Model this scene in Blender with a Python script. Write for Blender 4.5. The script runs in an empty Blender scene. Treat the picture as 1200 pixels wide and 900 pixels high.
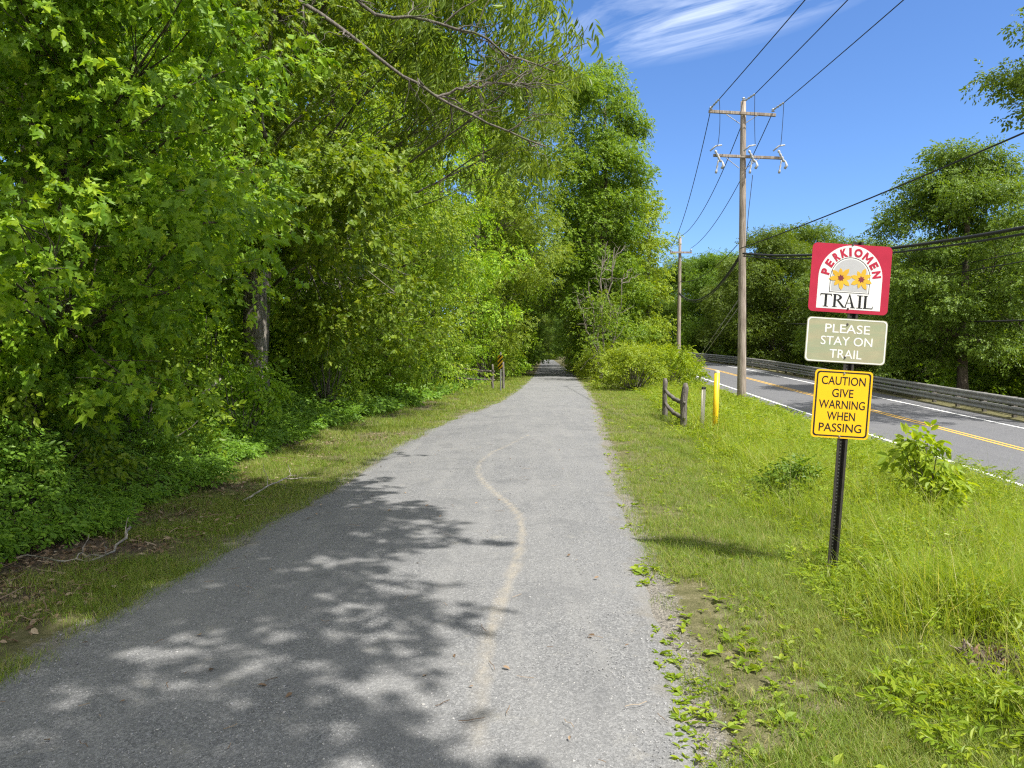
import bpy, math, numpy as np
from mathutils import Vector, Matrix

# ---------------------------------------------------------------- camera, sky, sun, exposure
S = bpy.context.scene
COL = S.collection
F = 870.0                      # focal length in pixels of the 1200 px wide photograph
CAMZ = 1.6
PITCH = math.atan(35.0 / F)
cam = bpy.data.cameras.new('camera')
cam.sensor_width = 36.0
cam.lens = 36.0 * F / 1200.0
cam.clip_start = 0.05
cam.clip_end = 6000.0
cam_o = bpy.data.objects.new('camera', cam)
cam_o.location = (0, 0, CAMZ)
cam_o.rotation_euler = (math.pi / 2 - PITCH, 0, 0)
COL.objects.link(cam_o)
S.camera = cam_o

SUN = Vector((1.2, -1.0, 2.46)).normalized()
SUN_EL = math.asin(SUN.z)
SUN_AZ = math.atan2(SUN.x, SUN.y)
world = bpy.data.worlds.new('World')
S.world = world
world.use_nodes = True
wn = world.node_tree
for n in list(wn.nodes):
    wn.nodes.remove(n)


def wnode(t, **kw):
    n = wn.nodes.new(t)
    for k, v in kw.items():
        setattr(n, k, v)
    return n


def wmath(op, a, b=None, c=None):
    n = wnode('ShaderNodeMath', operation=op)
    for i, v in enumerate((a, b, c)):
        if v is None:
            continue
        if hasattr(v, 'links'):
            wn.links.new(v, n.inputs[i])
        else:
            n.inputs[i].default_value = v
    return n.outputs[0]


sky = wnode('ShaderNodeTexSky', sky_type='NISHITA')
sky.sun_disc = False
sky.sun_elevation = SUN_EL
sky.sun_rotation = SUN_AZ
sky.altitude = 100
sky.air_density = 1.0
sky.dust_density = 0.25
sky.ozone_density = 3.0
# a thin cirrus streak high in the sky ahead, drawn on the sky's own directions
wtc = wnode('ShaderNodeTexCoord')
wsep = wnode('ShaderNodeSeparateXYZ')
wn.links.new(wtc.outputs['Generated'], wsep.inputs[0])
dx, dy, dz = wsep.outputs
ey = wmath('MAXIMUM', dz, 0.05)
cu = wmath('DIVIDE', dx, ey)          # the plane of the cloud layer
cv = wmath('DIVIDE', dy, ey)
ccx = wnode('ShaderNodeCombineXYZ')
along = wmath('ADD', wmath('MULTIPLY', cu, 0.8), wmath('MULTIPLY', cv, -0.6))
across = wmath('ADD', wmath('MULTIPLY', cu, 0.6), wmath('MULTIPLY', cv, 0.8))
wn.links.new(wmath('MULTIPLY', along, 0.55), ccx.inputs[0])
wn.links.new(wmath('MULTIPLY', across, 1.6), ccx.inputs[1])
cn = wnode('ShaderNodeTexNoise')
cn.inputs['Scale'].default_value = 2.2
cn.inputs['Detail'].default_value = 9.0
cn.inputs['Roughness'].default_value = 0.58
cn.inputs['Distortion'].default_value = 1.4
wn.links.new(ccx.outputs[0], cn.inputs['Vector'])
# the patch of cloud: a streak about cu = .52, cv = 2.2, climbing to the right
qa = wmath('SUBTRACT', cu, 0.55)
qb = wmath('SUBTRACT', cv, 2.17)
pa = wmath('MULTIPLY', wmath('SUBTRACT', wmath('MULTIPLY', qa, .71), wmath('MULTIPLY', qb, .70)), 1.7)
pb = wmath('MULTIPLY', wmath('ADD', wmath('MULTIPLY', qa, .70), wmath('MULTIPLY', qb, .71)), 2.7)
pd = wmath('ADD', wmath('MULTIPLY', pa, pa), wmath('MULTIPLY', pb, pb))
mask = wmath('MAXIMUM', wmath('SUBTRACT', 1.0, pd), 0.0)
cl = wnode('ShaderNodeMapRange')
cl.inputs[1].default_value = 0.38
cl.inputs[2].default_value = 0.80
wn.links.new(cn.outputs[0], cl.inputs[0])
cfac = wmath('MULTIPLY', wmath('MULTIPLY', cl.outputs[0], mask), .95)
wmix = wnode('ShaderNodeMix', data_type='RGBA')
wmix.clamp_factor = True
wn.links.new(cfac, wmix.inputs[0])
wtint = wnode('ShaderNodeMix', data_type='RGBA', blend_type='MULTIPLY')
wtint.inputs[0].default_value = 1.0
wn.links.new(sky.outputs[0], wtint.inputs[6])
wtint.inputs[7].default_value = (0.60, 0.785, 1.06, 1)
wn.links.new(wtint.outputs[2], wmix.inputs[6])
wmix.inputs[7].default_value = (7.6, 8.2, 9.0, 1)
# unseen bright cloud added overhead and behind the viewer as fill for the shade
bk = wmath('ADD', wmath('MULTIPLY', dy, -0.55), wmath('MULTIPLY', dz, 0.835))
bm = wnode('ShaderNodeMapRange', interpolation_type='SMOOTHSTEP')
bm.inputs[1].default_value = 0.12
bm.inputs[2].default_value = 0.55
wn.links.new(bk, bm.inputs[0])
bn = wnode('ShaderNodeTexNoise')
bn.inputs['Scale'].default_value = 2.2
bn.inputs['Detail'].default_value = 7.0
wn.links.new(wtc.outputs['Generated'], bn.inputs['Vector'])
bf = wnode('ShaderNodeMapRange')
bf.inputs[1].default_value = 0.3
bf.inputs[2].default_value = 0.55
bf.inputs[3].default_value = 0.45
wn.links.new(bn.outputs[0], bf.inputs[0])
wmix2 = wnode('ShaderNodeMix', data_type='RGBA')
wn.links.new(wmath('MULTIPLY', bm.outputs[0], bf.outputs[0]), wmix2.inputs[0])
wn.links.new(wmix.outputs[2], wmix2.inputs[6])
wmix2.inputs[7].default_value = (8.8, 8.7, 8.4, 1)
wbg = wnode('ShaderNodeBackground')
wbg.inputs[1].default_value = 0.104
wout = wnode('ShaderNodeOutputWorld')
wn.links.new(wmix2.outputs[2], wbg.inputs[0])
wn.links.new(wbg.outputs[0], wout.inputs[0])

sun = bpy.data.lights.new('sun', 'SUN')
sun.energy = 4.8
sun.angle = math.radians(0.53)
sun.color = (1.0, 0.962, 0.895)
sun_o = bpy.data.objects.new('sun', sun)
sun_o.location = (20, -20, 40)
sun_o.rotation_euler = (-SUN).to_track_quat('-Z', 'Y').to_euler()
COL.objects.link(sun_o)

S.view_settings.view_transform = 'Standard'
S.view_settings.look = 'None'
S.view_settings.gamma = 1.0
S.view_settings.use_curve_mapping = False
S.view_settings.exposure = 0.9
S.render.engine = 'CYCLES'
S.cycles.use_adaptive_sampling = True
S.cycles.adaptive_threshold = 0.008
S.cycles.use_denoising = False
S.cycles.filter_width = 1.25
S.cycles.sample_clamp_indirect = 4.0
S.cycles.max_bounces = 9
S.cycles.diffuse_bounces = 4
S.cycles.transmission_bounces = 6
S.cycles.transparent_max_bounces = 4
S.cycles.glossy_bounces = 2
S.cycles.caustics_reflective = False
S.cycles.caustics_refractive = False

RNG = np.random.default_rng(7)


# ---------------------------------------------------------------- photograph measurements -> places
def at(px, py, Y):
    """the point at distance Y (metres ahead) seen at that pixel of the 1200x900 photograph"""
    u = (px - 600.0) / F
    v = (450.0 - py) / F
    yc = math.cos(PITCH) + v * math.sin(PITCH)
    zc = -math.sin(PITCH) + v * math.cos(PITCH)
    t = Y / yc
    return np.array([u * t, Y, CAMZ + zc * t])


def smooth(t):
    t = np.clip(t, 0, 1)
    return t * t * (3 - 2 * t)


def vnoise(x, y, seed=0):
    x = np.asarray(x, float)
    y = np.asarray(y, float)
    xi = np.floor(x).astype(np.int64)
    yi = np.floor(y).astype(np.int64)
    fx = x - xi
    fy = y - yi
    fx = fx * fx * (3 - 2 * fx)
    fy = fy * fy * (3 - 2 * fy)

    def h(a, b):
        n = (a * 374761393 + b * 668265263 + seed * 974634777) & 0x7fffffff
        n = ((n ^ (n >> 13)) * 1274126177) & 0x7fffffff
        n = n ^ (n >> 16)
        return (n & 0xffff) / 65535.0
    return (h(xi, yi) * (1 - fx) + h(xi + 1, yi) * fx) * (1 - fy) + (h(xi, yi + 1) * (1 - fx) + h(xi + 1, yi + 1) * fx) * fy


def fbm(x, y, seed=0, o=4):
    s = 0
    a = 0.5
    for i in range(o):
        s = s + a * vnoise(np.asarray(x) * 2 ** i, np.asarray(y) * 2 ** i, seed + i)
        a *= 0.5
    return s / (1 - 0.5 ** o)


TY = np.array([-60, -10, 0, 2.87, 4.88, 7.5, 10.1, 13, 17, 25.3, 31, 43.5, 60, 77, 120, 200, 320, 1500.])
TL = np.array([-4.2, -3.0, -2.75, -2.62, -2.42, -2.24, -2.12, -1.95, -1.62, -.38, .1, .92, 1.85, 2.7, 4.6, 8.0, 12, 40.])
TR = np.array([-1.4, .2, .55, .76, .98, 1.19, 1.42, 1.66, 2.05, 2.74, 3.2, 3.95, 4.9, 5.75, 7.6, 11.2, 15.2, 43.])


def _sm(xs, ys):
    g = np.arange(-60, 400, 0.5)
    v = np.interp(g, xs, ys)
    k = np.hanning(13)
    k /= k.sum()
    vv = np.convolve(np.pad(v, 6, mode='edge'), k, 'valid')
    return g, vv


GL = _sm(TY, TL)
GR = _sm(TY, TR)


def tl(Y): return np.interp(Y, *GL)
def tr(Y): return np.interp(Y, *GR)


_ry = np.arange(-400, 700, 0.5)
_sl = np.interp(_ry, [-400, 55, 74, 86, 98, 130, 700], [.054, .054, -.17, -.06, .06, .07, .06])
_rx = np.cumsum(_sl) * 0.5
_rx = _rx - np.interp(20, _ry, _rx) + 12.77 + .054 * 20


def rx(Y): return np.interp(Y, _ry, _rx)
def rs(Y): return np.interp(Y, _ry, _sl)
def rz(Y): return np.interp(Y, [-400, -40, -10, 90, 150, 700], [-3.0, -2.9, -2.05, 1.5, 2.8, 3.2])


def rlat(X, Y):
    """signed distance from the road's centre line"""
    return (X - rx(Y)) * np.cos(np.arctan(rs(Y)))


def ground(X, Y):
    X = np.asarray(X, float)
    Y = np.asarray(Y, float)
    lat = rlat(X, Y)
    rzz = rz(Y)
    a = tr(Y) + 0.9
    b = rx(Y) - 3.75
    t = np.clip((X - a) / np.maximum(b - a, 0.5), 0, 1)
    fade = np.where(t < 1, t ** 1.5, 1)
    z = np.where(X < a, 0.0, rzz * fade)
    # beyond the road the ground falls away to the creek side
    out = np.clip(lat - 4.6, 0, None)
    z = np.where(lat > 4.6, rzz - 1.6 * smooth(out / 6.0), z)
    z = np.where(np.abs(lat) < 3.85, rzz - 0.05, z)
    # unevenness, none of it under the trail and the road
    dl = np.clip(np.maximum(tl(Y) - X, X - tr(Y)), 0, None)
    dr = np.clip(np.abs(lat) - 3.85, 0, None)
    m = smooth((dl - .1) / 1.2) * smooth(dr / 1.5)
    z = z + m * ((fbm(X * .9, Y * .9, 3, 3) - .5) * .16 + (fbm(X * .15, Y * .15, 9, 2) - .5) * .3 * smooth((dl - 1) / 6))
    wl = np.clip(tl(Y) - 3.5 - X, 0, None)
    z = z + 0.5 * smooth(wl / 12.0)
    return z


def gz(x, y): return float(ground(np.array([x]), np.array([y]))[0])


def hit(px, py, dz=0.0):
    """where the line through that pixel meets the ground (dz above it)"""
    Y = 2.0
    while Y < 300:
        p = at(px, py, Y)
        if p[2] <= gz(p[0], p[1]) + dz:
            return p
        Y *= 1.004
    return p


# ---------------------------------------------------------------- mesh helpers
class Acc:
    """collects geometry; build() links it as one mesh object"""

    def __init__(self):
        self.v = []
        self.f = {}
        self.n = 0

    def add(self, verts, faces):
        verts = np.asarray(verts, float).reshape(-1, 3)
        for fc in faces:
            self.f.setdefault(len(fc), []).append(np.asarray(fc, np.int64)[None, :] + self.n)
        self.v.append(verts)
        self.n += len(verts)

    def add_arr(self, verts, farr):
        """farr: list of (n,k) integer arrays"""
        for a in farr:
            self.f.setdefault(a.shape[1], []).append(a + self.n)
        self.v.append(verts)
        self.n += len(verts)

    def box(self, c, s, rot=None):
        c = np.asarray(c, float)
        s = np.asarray(s, float) / 2
        v = np.array([[x, y, z] for x in (-1, 1) for y in (-1, 1) for z in (-1, 1)], float) * s
        if rot is not None:
            v = v @ np.array(rot.to_3x3()).T
        self.add(v + c, [(0, 1, 3, 2), (4, 6, 7, 5), (0, 4, 5, 1), (2, 3, 7, 6), (0, 2, 6, 4), (1, 5, 7, 3)])

    def tube(self, pts, rad, k=8, cap=True, jit=0.0):
        pts = np.asarray(pts, float)
        n = len(pts)
        rad = np.broadcast_to(np.asarray(rad, float), (n,))
        d = np.gradient(pts, axis=0)
        d /= np.linalg.norm(d, axis=1)[:, None] + 1e-12
        ref = np.array([0.31, 0.83, 0.46]) if abs(d[0] @ np.array([0.31, 0.83, 0.46])) < .9 else np.array([1., 0, 0])
        vs = []
        a = np.arange(k) * 2 * math.pi / k
        u = np.cross(d[0], ref)
        for i in range(n):
            u = u - d[i] * (u @ d[i])
            u /= np.linalg.norm(u) + 1e-12
            w = np.cross(d[i], u)
            r = rad[i] * (1 + (RNG.random(k) - .5) * jit) if jit else np.full(k, rad[i])
            vs.append(pts[i] + (np.cos(a) * r)[:, None] * u + (np.sin(a) * r)[:, None] * w)
        v = np.concatenate(vs)
        i = np.arange(n - 1)[:, None] * k
        j = np.arange(k)[None, :]
        j2 = (j + 1) % k
        q = np.stack([i + j, i + j2, i + k + j2, i + k + j], -1).reshape(-1, 4)
        fa = [q]
        if cap:
            fa.append(np.arange(k)[None, ::-1].copy())
            fa.append(np.arange(k)[None, :] + (n - 1) * k)
        self.add_arr(v, fa)

    def cyl(self, a, b, r, k=12, r2=None):
        self.tube([a, b], [r, r if r2 is None else r2], k)

    def lathe(self, prof, org=(0, 0, 0), k=14):
        o = np.asarray(org, float)
        self.tube([o + np.array([0, 0, z]) for r, z in prof], [max(r, 1e-4) for r, z in prof], k)

    def prism(self, outl, y0, y1):
        """outline in (x, z), extruded from y0 (front) to y1"""
        o = np.asarray(outl, float)
        n = len(o)
        v = np.concatenate([np.stack([o[:, 0], np.full(n, y0), o[:, 1]], 1), np.stack([o[:, 0], np.full(n, y1), o[:, 1]], 1)])
        fs = [tuple(range(n)), tuple(range(2 * n - 1, n - 1, -1))]
        fs += [(i, n + i, n + (i + 1) % n, (i + 1) % n) for i in range(n)]
        self.add(v, fs)

    def ring(self, outer, inner, y0, y1):
        o = np.asarray(outer, float)
        q = np.asarray(inner, float)
        n = len(o)

        def L(p, y): return np.stack([p[:, 0], np.full(n, y), p[:, 1]], 1)
        v = np.concatenate([L(o, y0), L(q, y0), L(o, y1), L(q, y1)])
        fs = []
        for i in range(n):
            j = (i + 1) % n
            fs += [(i, j, n + j, n + i), (2 * n + i, 3 * n + i, 3 * n + j, 2 * n + j), (i, 2 * n + i, 2 * n + j, j), (n + i, n + j, 3 * n + j, 3 * n + i)]
        self.add(v, fs)

    def mesh(self, name):
        me = bpy.data.meshes.new(name)
        v = np.concatenate(self.v).astype(np.float32)
        me.vertices.add(len(v))
        me.vertices.foreach_set('co', v.ravel())
        loops, starts, p = [], [], 0
        for k, fl in self.f.items():
            a = np.concatenate(fl)
            loops.append(a.ravel())
            starts.append(p + np.arange(len(a)) * k)
            p += a.size
        loops = np.concatenate(loops).astype(np.int32)
        starts = np.concatenate(starts).astype(np.int32)
        me.loops.add(len(loops))
        me.loops.foreach_set('vertex_index', loops)
        me.polygons.add(len(starts))
        me.polygons.foreach_set('loop_start', starts)
        me.update(calc_edges=True)
        me.validate()
        return me

    def build(self, name, mat, parent=None, smooth_shade=False, bevel=0.0):
        me = self.mesh(name)
        me.materials.append(mat)
        me.polygons.foreach_set('use_smooth', np.full(len(me.polygons), bool(smooth_shade)))
        o = bpy.data.objects.new(name, me)
        COL.objects.link(o)
        if parent is not None:
            o.parent = parent
        if bevel:
            b = o.modifiers.new('bevel', 'BEVEL')
            b.width = bevel
            b.segments = 2
            b.limit_method = 'ANGLE'
        return o


def tag(o, label, cat, group=None, kind=None):
    o['label'] = label
    o['category'] = cat
    if group:
        o['group'] = group
    if kind:
        o['kind'] = kind
    return o


def thing(name, label, cat, loc=(0, 0, 0), rz_=0.0, group=None):
    o = bpy.data.objects.new(name, None)
    o.empty_display_size = 0.2
    o.location = loc
    o.rotation_euler = (0, 0, rz_)
    COL.objects.link(o)
    return tag(o, label, cat, group)


def dup(root, loc, rz_=0.0, sc=1.0, label=None, group=None):
    r = root.copy()
    COL.objects.link(r)
    r.location = loc
    r.rotation_euler = (0, 0, rz_)
    r.scale = (sc, sc, sc) if np.isscalar(sc) else sc
    if label:
        r['label'] = label
    if group:
        r['group'] = group
    for ch in list(root.children):
        c = ch.copy()
        COL.objects.link(c)
        c.parent = r
        for g in ch.children:
            d = g.copy()
            COL.objects.link(d)
            d.parent = c
    return r


# ---------------------------------------------------------------- materials
class M:
    def __init__(self, name):
        self.m = bpy.data.materials.new(name)
        self.m.use_nodes = True
        self.t = self.m.node_tree
        self.b = self.t.nodes['Principled BSDF']
        self.out = self.t.nodes['Material Output']
        self._pos = None

    def n(self, typ, **kw):
        nd = self.t.nodes.new(typ)
        for k, v in kw.items():
            setattr(nd, k, v)
        return nd

    def l(self, a, b):
        if hasattr(a, 'links'):
            self.t.links.new(a, b)
        else:
            b.default_value = a

    def pos(self):
        if self._pos is None:
            self._pos = self.n('ShaderNodeNewGeometry').outputs['Position']
        return self._pos

    def obj(self): return self.n('ShaderNodeTexCoord').outputs['Object']

    def mapping(self, vec, sc):
        mp = self.n('ShaderNodeMapping')
        mp.inputs['Scale'].default_value = sc
        self.l(vec, mp.inputs[0])
        return mp.outputs[0]

    def noise(self, vec, scale, detail=4, rough=.55, dist=0):
        nd = self.n('ShaderNodeTexNoise')
        self.l(vec, nd.inputs['Vector'])
        nd.inputs['Scale'].default_value = scale
        nd.inputs['Detail'].default_value = detail
        nd.inputs['Roughness'].default_value = rough
        nd.inputs['Distortion'].default_value = dist
        return nd.outputs[0]

    def voro(self, vec, scale, out='Color'):
        nd = self.n('ShaderNodeTexVoronoi')
        self.l(vec, nd.inputs['Vector'])
        nd.inputs['Scale'].default_value = scale
        return nd.outputs[out]

    def ramp(self, fac, stops):
        nd = self.n('ShaderNodeValToRGB')
        e = nd.color_ramp.elements
        while len(e) < len(stops):
            e.new(0.5)
        for el, (p, c) in zip(e, stops):
            el.position = p
            el.color = (*c, 1) if len(c) == 3 else c
        self.l(fac, nd.inputs[0])
        return nd.outputs[0]

    def mr(self, v, a, b, c=0.0, d=1.0):
        nd = self.n('ShaderNodeMapRange')
        self.l(v, nd.inputs[0])
        for i, q in enumerate((a, b, c, d)):
            nd.inputs[i + 1].default_value = q
        return nd.outputs[0]

    def math(self, op, a, b=0.0):
        nd = self.n('ShaderNodeMath', operation=op)
        self.l(a, nd.inputs[0])
        self.l(b, nd.inputs[1])
        return nd.outputs[0]

    def mix(self, f, a, b, mode='MIX'):
        nd = self.n('ShaderNodeMix', data_type='RGBA', blend_type=mode)
        self.l(f, nd.inputs[0])
        for v, i in ((a, 6), (b, 7)):
            if isinstance(v, tuple) and len(v) == 3:
                v = (*v, 1)
            self.l(v, nd.inputs[i])
        return nd.outputs[2]

    def attr(self, nm): return self.n('ShaderNodeAttribute', attribute_name=nm).outputs['Fac']

    def color(self, c):
        if isinstance(c, tuple) and len(c) == 3:
            c = (*c, 1)
        self.l(c, self.b.inputs['Base Color'])
        return self

    def rough(self, r, spec=.5, metal=0.0):
        self.l(r, self.b.inputs['Roughness'])
        self.b.inputs['Specular IOR Level'].default_value = spec
        self.b.inputs['Metallic'].default_value = metal
        return self

    def bump(self, h, strength, dist):
        nd = self.n('ShaderNodeBump')
        nd.inputs['Strength'].default_value = strength
        nd.inputs['Distance'].default_value = dist
        self.l(h, nd.inputs['Height'])
        self.t.links.new(nd.outputs[0], self.b.inputs['Normal'])
        return self


def leaf_mat(name, stops, tstops=None, trans=.42, rough=.48, spec=.28, objvar=.25, gain=1.62, patch=0.0):
    """leaves: colour differs from leaf to leaf and a little from tree to tree; light passes through"""
    m = M(name)
    r = m.n('ShaderNodeNewGeometry').outputs['Random Per Island']
    c = m.ramp(r, stops)
    ov = m.n('ShaderNodeObjectInfo').outputs['Random']
    hs = m.n('ShaderNodeHueSaturation')
    m.l(m.mr(ov, 0, 1, .5 - .012 * objvar, .5 + .06 * objvar), hs.inputs['Hue'])
    m.l(m.mr(ov, 0, 1, gain * (1 - objvar), gain * (1 + objvar * .6)), hs.inputs['Value'])
    m.l(c, hs.inputs['Color'])
    c = hs.outputs[0]
    if patch:          # dry, straw-coloured patches of the sward
        pn_ = m.noise(m.pos(), .8, 5, .65, .5)
        c = m.mix(m.mr(pn_, .47, .66, 0, patch), c, (.36, .31, .14))
        pn2 = m.noise(m.pos(), .45, 3, .6)
        c = m.mix(m.mr(pn2, .52, .68, 0, patch), c, (.085, .15, .02))
    m.color(c).rough(rough, spec)
    tb = m.n('ShaderNodeBsdfTranslucent')
    m.l(m.mix(1.0, c, (1.75, 1.6, .55), 'MULTIPLY'), tb.inputs[0])
    mx = m.n('ShaderNodeMixShader')
    mx.inputs[0].default_value = trans
    m.t.links.new(m.b.outputs[0], mx.inputs[1])
    m.t.links.new(tb.outputs[0], mx.inputs[2])
    m.t.links.new(mx.outputs[0], m.out.inputs[0])
    return m.m


def bark_mat(name, dark, light, sc=1.0):
    m = M(name)
    v = m.mapping(m.obj(), (9 * sc, 9 * sc, 1.3 * sc))
    n1 = m.noise(v, 1.6, 7, .65, .6)
    n2 = m.noise(m.obj(), 1.2, 3)
    c = m.ramp(n1, [(.3, dark), (.52, tuple((a + b) / 2 for a, b in zip(dark, light))), (.72, light)])
    c = m.mix(m.mr(n2, .5, .75), c, (.10, .11, .06))
    m.color(c).rough(.9, .15).bump(n1, 1.0, .03)
    return m.m


def plain(name, c, rough=.5, spec=.5, metal=0.0, var=.15, sc=8.0, dirt=(.12, .10, .07), dirt_amt=.25):
    m = M(name)
    n1 = m.noise(m.obj(), sc, 6, .6)
    n2 = m.noise(m.obj(), sc * .3, 4, .6)
    d = tuple(x * (1 - var) for x in c)
    col = m.mix(m.mr(n1, .3, .7), d, c)
    col = m.mix(m.math('MULTIPLY', m.mr(n2, .5, .8), dirt_amt), col, dirt)
    m.color(col).rough(m.mr(n1, .2, .8, max(rough - .12, .05), min(rough + .15, 1)), spec, metal)
    return m.m


MAT = {}
MAT['maple'] = leaf_mat('maple_leaf', [(0, (.062, .112, .007)), (.45, (.100, .160, .009)), (.8, (.140, .205, .012)), (1, (.20, .25, .016))])
MAT['mid'] = leaf_mat('broad_leaf', [(0, (.066, .110, .008)), (.5, (.108, .162, .011)), (.85, (.15, .205, .015)), (1, (.20, .235, .025))], gain=1.9)
MAT['ash'] = leaf_mat('long_leaf', [(0, (.070, .112, .014)), (.5, (.105, .160, .020)), (1, (.16, .21, .035))], trans=.45)
MAT['deep'] = leaf_mat('woodland_leaf', [(0, (.058, .104, .008)), (.5, (.095, .152, .010)), (1, (.15, .205, .015))])
MAT['far'] = leaf_mat('far_leaf', [(0, (.052, .090, .009)), (.5, (.082, .130, .012)), (1, (.125, .172, .02))], trans=.36, gain=1.5)
MAT['shrub'] = leaf_mat('shrub_leaf', [(0, (.070, .122, .008)), (.5, (.110, .172, .010)), (1, (.17, .23, .016))])
MAT['bright'] = leaf_mat('bright_leaf', [(0, (.120, .180, .010)), (.5, (.165, .225, .013)), (1, (.23, .28, .022))], objvar=.15, gain=1.4)
MAT['under'] = leaf_mat('undergrowth_leaf', [(0, (.052, .102, .009)), (.5, (.085, .148, .012)), (1, (.125, .195, .018))], trans=.38)
MAT['grass'] = leaf_mat('grass_blade', [(0, (.085, .142, .013)), (.5, (.128, .195, .020)), (.84, (.172, .232, .030)), (.95, (.31, .28, .10)), (1, (.42, .36, .19))], trans=.36, objvar=0, gain=1.2, patch=.2)
MAT['tall'] = leaf_mat('tall_grass_blade', [(0, (.118, .186, .011)), (.5, (.168, .240, .015)), (.86, (.225, .28, .03)), (.95, (.36, .34, .10)), (1, (.46, .42, .22))], trans=.46, objvar=0, gain=1.25, patch=.22)
MAT['weed'] = leaf_mat('weed_leaf', [(0, (.105, .168, .010)), (.5, (.155, .222, .013)), (1, (.23, .28, .024))], trans=.4, objvar=0, gain=1.25)
MAT['litter'] = leaf_mat('dead_leaf', [(0, (.10, .065, .04)), (.4, (.19, .13, .085)), (.75, (.30, .22, .15)), (1, (.42, .34, .25))], trans=.1, rough=.8, spec=.1, objvar=0, gain=.9)
MAT['bark'] = bark_mat('bark', (.030, .024, .019), (.20, .165, .13))
MAT['bark_pale'] = bark_mat('pale_bark', (.10, .085, .07), (.50, .45, .39), 1.3)
MAT['bark_grey'] = bark_mat('grey_bark', (.045, .040, .034), (.19, .17, .145), 1.2)
MAT['limb'] = bark_mat('limb_bark', (.05, .043, .037), (.22, .195, .17), 2.0)
MAT['deadwood'] = bark_mat('dead_wood', (.075, .06, .05), (.30, .265, .225), 2.0)


# ---------------------------------------------------------------- ground, trail, road
def axis(segs):
    out = []
    for a, b, st in segs:
        out.append(np.arange(a, b, st))
    out = np.concatenate(out)
    return np.concatenate([out, [segs[-1][1]]])


gx = axis([(-1500, -200, 130), (-200, -60, 14), (-60, -16, 2), (-16, -6, .5), (-6, 6, .14), (6, 26, .3), (26, 60, 2), (60, 200, 14), (200, 1500, 130)])
gy = axis([(-600, -60, 60), (-60, -8, 4), (-8, 1, .5), (1, 14, .14), (14, 34, .35), (34, 110, 1), (110, 260, 5), (260, 500, 20), (500, 3000, 250)])
GX, GY = np.meshgrid(gx, gy)
GZ = ground(GX.ravel(), GY.ravel())
acc = Acc()
nx, ny = len(gx), len(gy)
ii = (np.arange(ny - 1)[:, None] * nx + np.arange(nx - 1)[None, :]).ravel()
acc.add_arr(np.stack([GX.ravel(), GY.ravel(), GZ], 1), [np.stack([ii, ii + 1, ii + nx + 1, ii + nx], 1)])
m = M('soil_and_turf')
P = m.pos()
nA = m.noise(P, 1.1, 6, .62, .4)
nB = m.noise(P, 9.0, 5, .65)
nC = m.noise(P, 60.0, 3, .7)
lit = m.attr('litter')
edge = m.attr('edge')
turf = m.ramp(nB, [(.3, (.075, .078, .03)), (.55, (.14, .13, .065)), (.75, (.25, .22, .145))])
soil = m.ramp(nC, [(.3, (.055, .040, .028)), (.55, (.13, .10, .075)), (.75, (.25, .20, .15))])
grit = m.ramp(m.voro(P, 110), [(.1, (.10, .095, .085)), (.5, (.19, .175, .15)), (.9, (.30, .275, .235))])
c = m.mix(m.mr(m.math('ADD', lit, m.math('MULTIPLY', m.math('SUBTRACT', nA, .5), .9)), .3, .65), turf, soil)
c = m.mix(m.mr(m.math('ADD', edge, m.math('MULTIPLY', m.math('SUBTRACT', nB, .5), 1.3)), .35, .75), c, grit)
m.color(c).rough(.95, .1).bump(m.math('ADD', nC, m.math('MULTIPLY', nB, .8)), .8, .03)
MAT['ground'] = m.m
g = acc.build('ground', m.m, None, True)
tag(g, 'soil and turf either side of the trail, down to the road', 'ground', kind='structure')
dl = np.maximum(tl(GY.ravel()) - GX.ravel(), GX.ravel() - tr(GY.ravel()))
ea = g.data.attributes.new('edge', 'FLOAT', 'POINT')
ea.data.foreach_set('value', np.clip(1 - dl / .22, 0, 1).astype(np.float32))
la = g.data.attributes.new('litter', 'FLOAT', 'POINT')
dL_ = tl(GY.ravel()) - GX.ravel()
lv = np.maximum(smooth((dL_ - .15) / .7) * smooth((8.5 - GY.ravel()) / 3.5), smooth((dL_ - 1.4) / .9))
lv = np.maximum(lv, smooth((rlat(GX.ravel(), GY.ravel()) - 4.2) / 2.0))
la.data.foreach_set('value', lv.astype(np.float32))

# trail: a sheet of fine grey stone dust with an uneven edge
ty = axis([(-12, 1.5, .3), (1.5, 14, .06), (14, 30, .15), (30, 90, .5), (90, 330, 3)])
ns = 81
sv = np.linspace(0, 1, ns)
L = tl(ty) - .02 + (fbm(ty * 1.3, ty * 0, 21, 4) - .5) * .30 * np.minimum(1, 40 / np.maximum(ty, 1))
R = tr(ty) + .02 + (fbm(ty * 1.3, ty * 0 + 7.3, 33, 4) - .5) * .26 * np.minimum(1, 40 / np.maximum(ty, 1))
TXg = L[:, None] + (R - L)[:, None] * sv[None, :]
TYg = np.repeat(ty[:, None], ns, 1)
crown = .014 + .022 * (1 - (2 * sv - 1) ** 2)
edgefall = np.minimum(sv, 1 - sv) * (R - L)[:, None]
TZg = crown[None, :] + (fbm(TXg * 3, TYg * 3, 5, 3) - .5) * .010 - .035 * (1 - smooth(edgefall / .12))
acc = Acc()
ii = (np.arange(len(ty) - 1)[:, None] * ns + np.arange(ns - 1)[None, :]).ravel()
acc.add_arr(np.stack([TXg.ravel(), TYg.ravel(), TZg.ravel()], 1), [np.stack([ii, ii + 1, ii + ns + 1, ii + ns], 1)])
m = M('stone_dust')
P = m.pos()
v1 = m.voro(P, 95)
v2 = m.voro(P, 230)
nL = m.noise(P, .55, 5, .6, .3)
nM = m.noise(P, 5.0, 5, .65)
nS = m.noise(m.mapping(P, (5.0, .35, 1)), 1.0, 4, .6)
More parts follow.
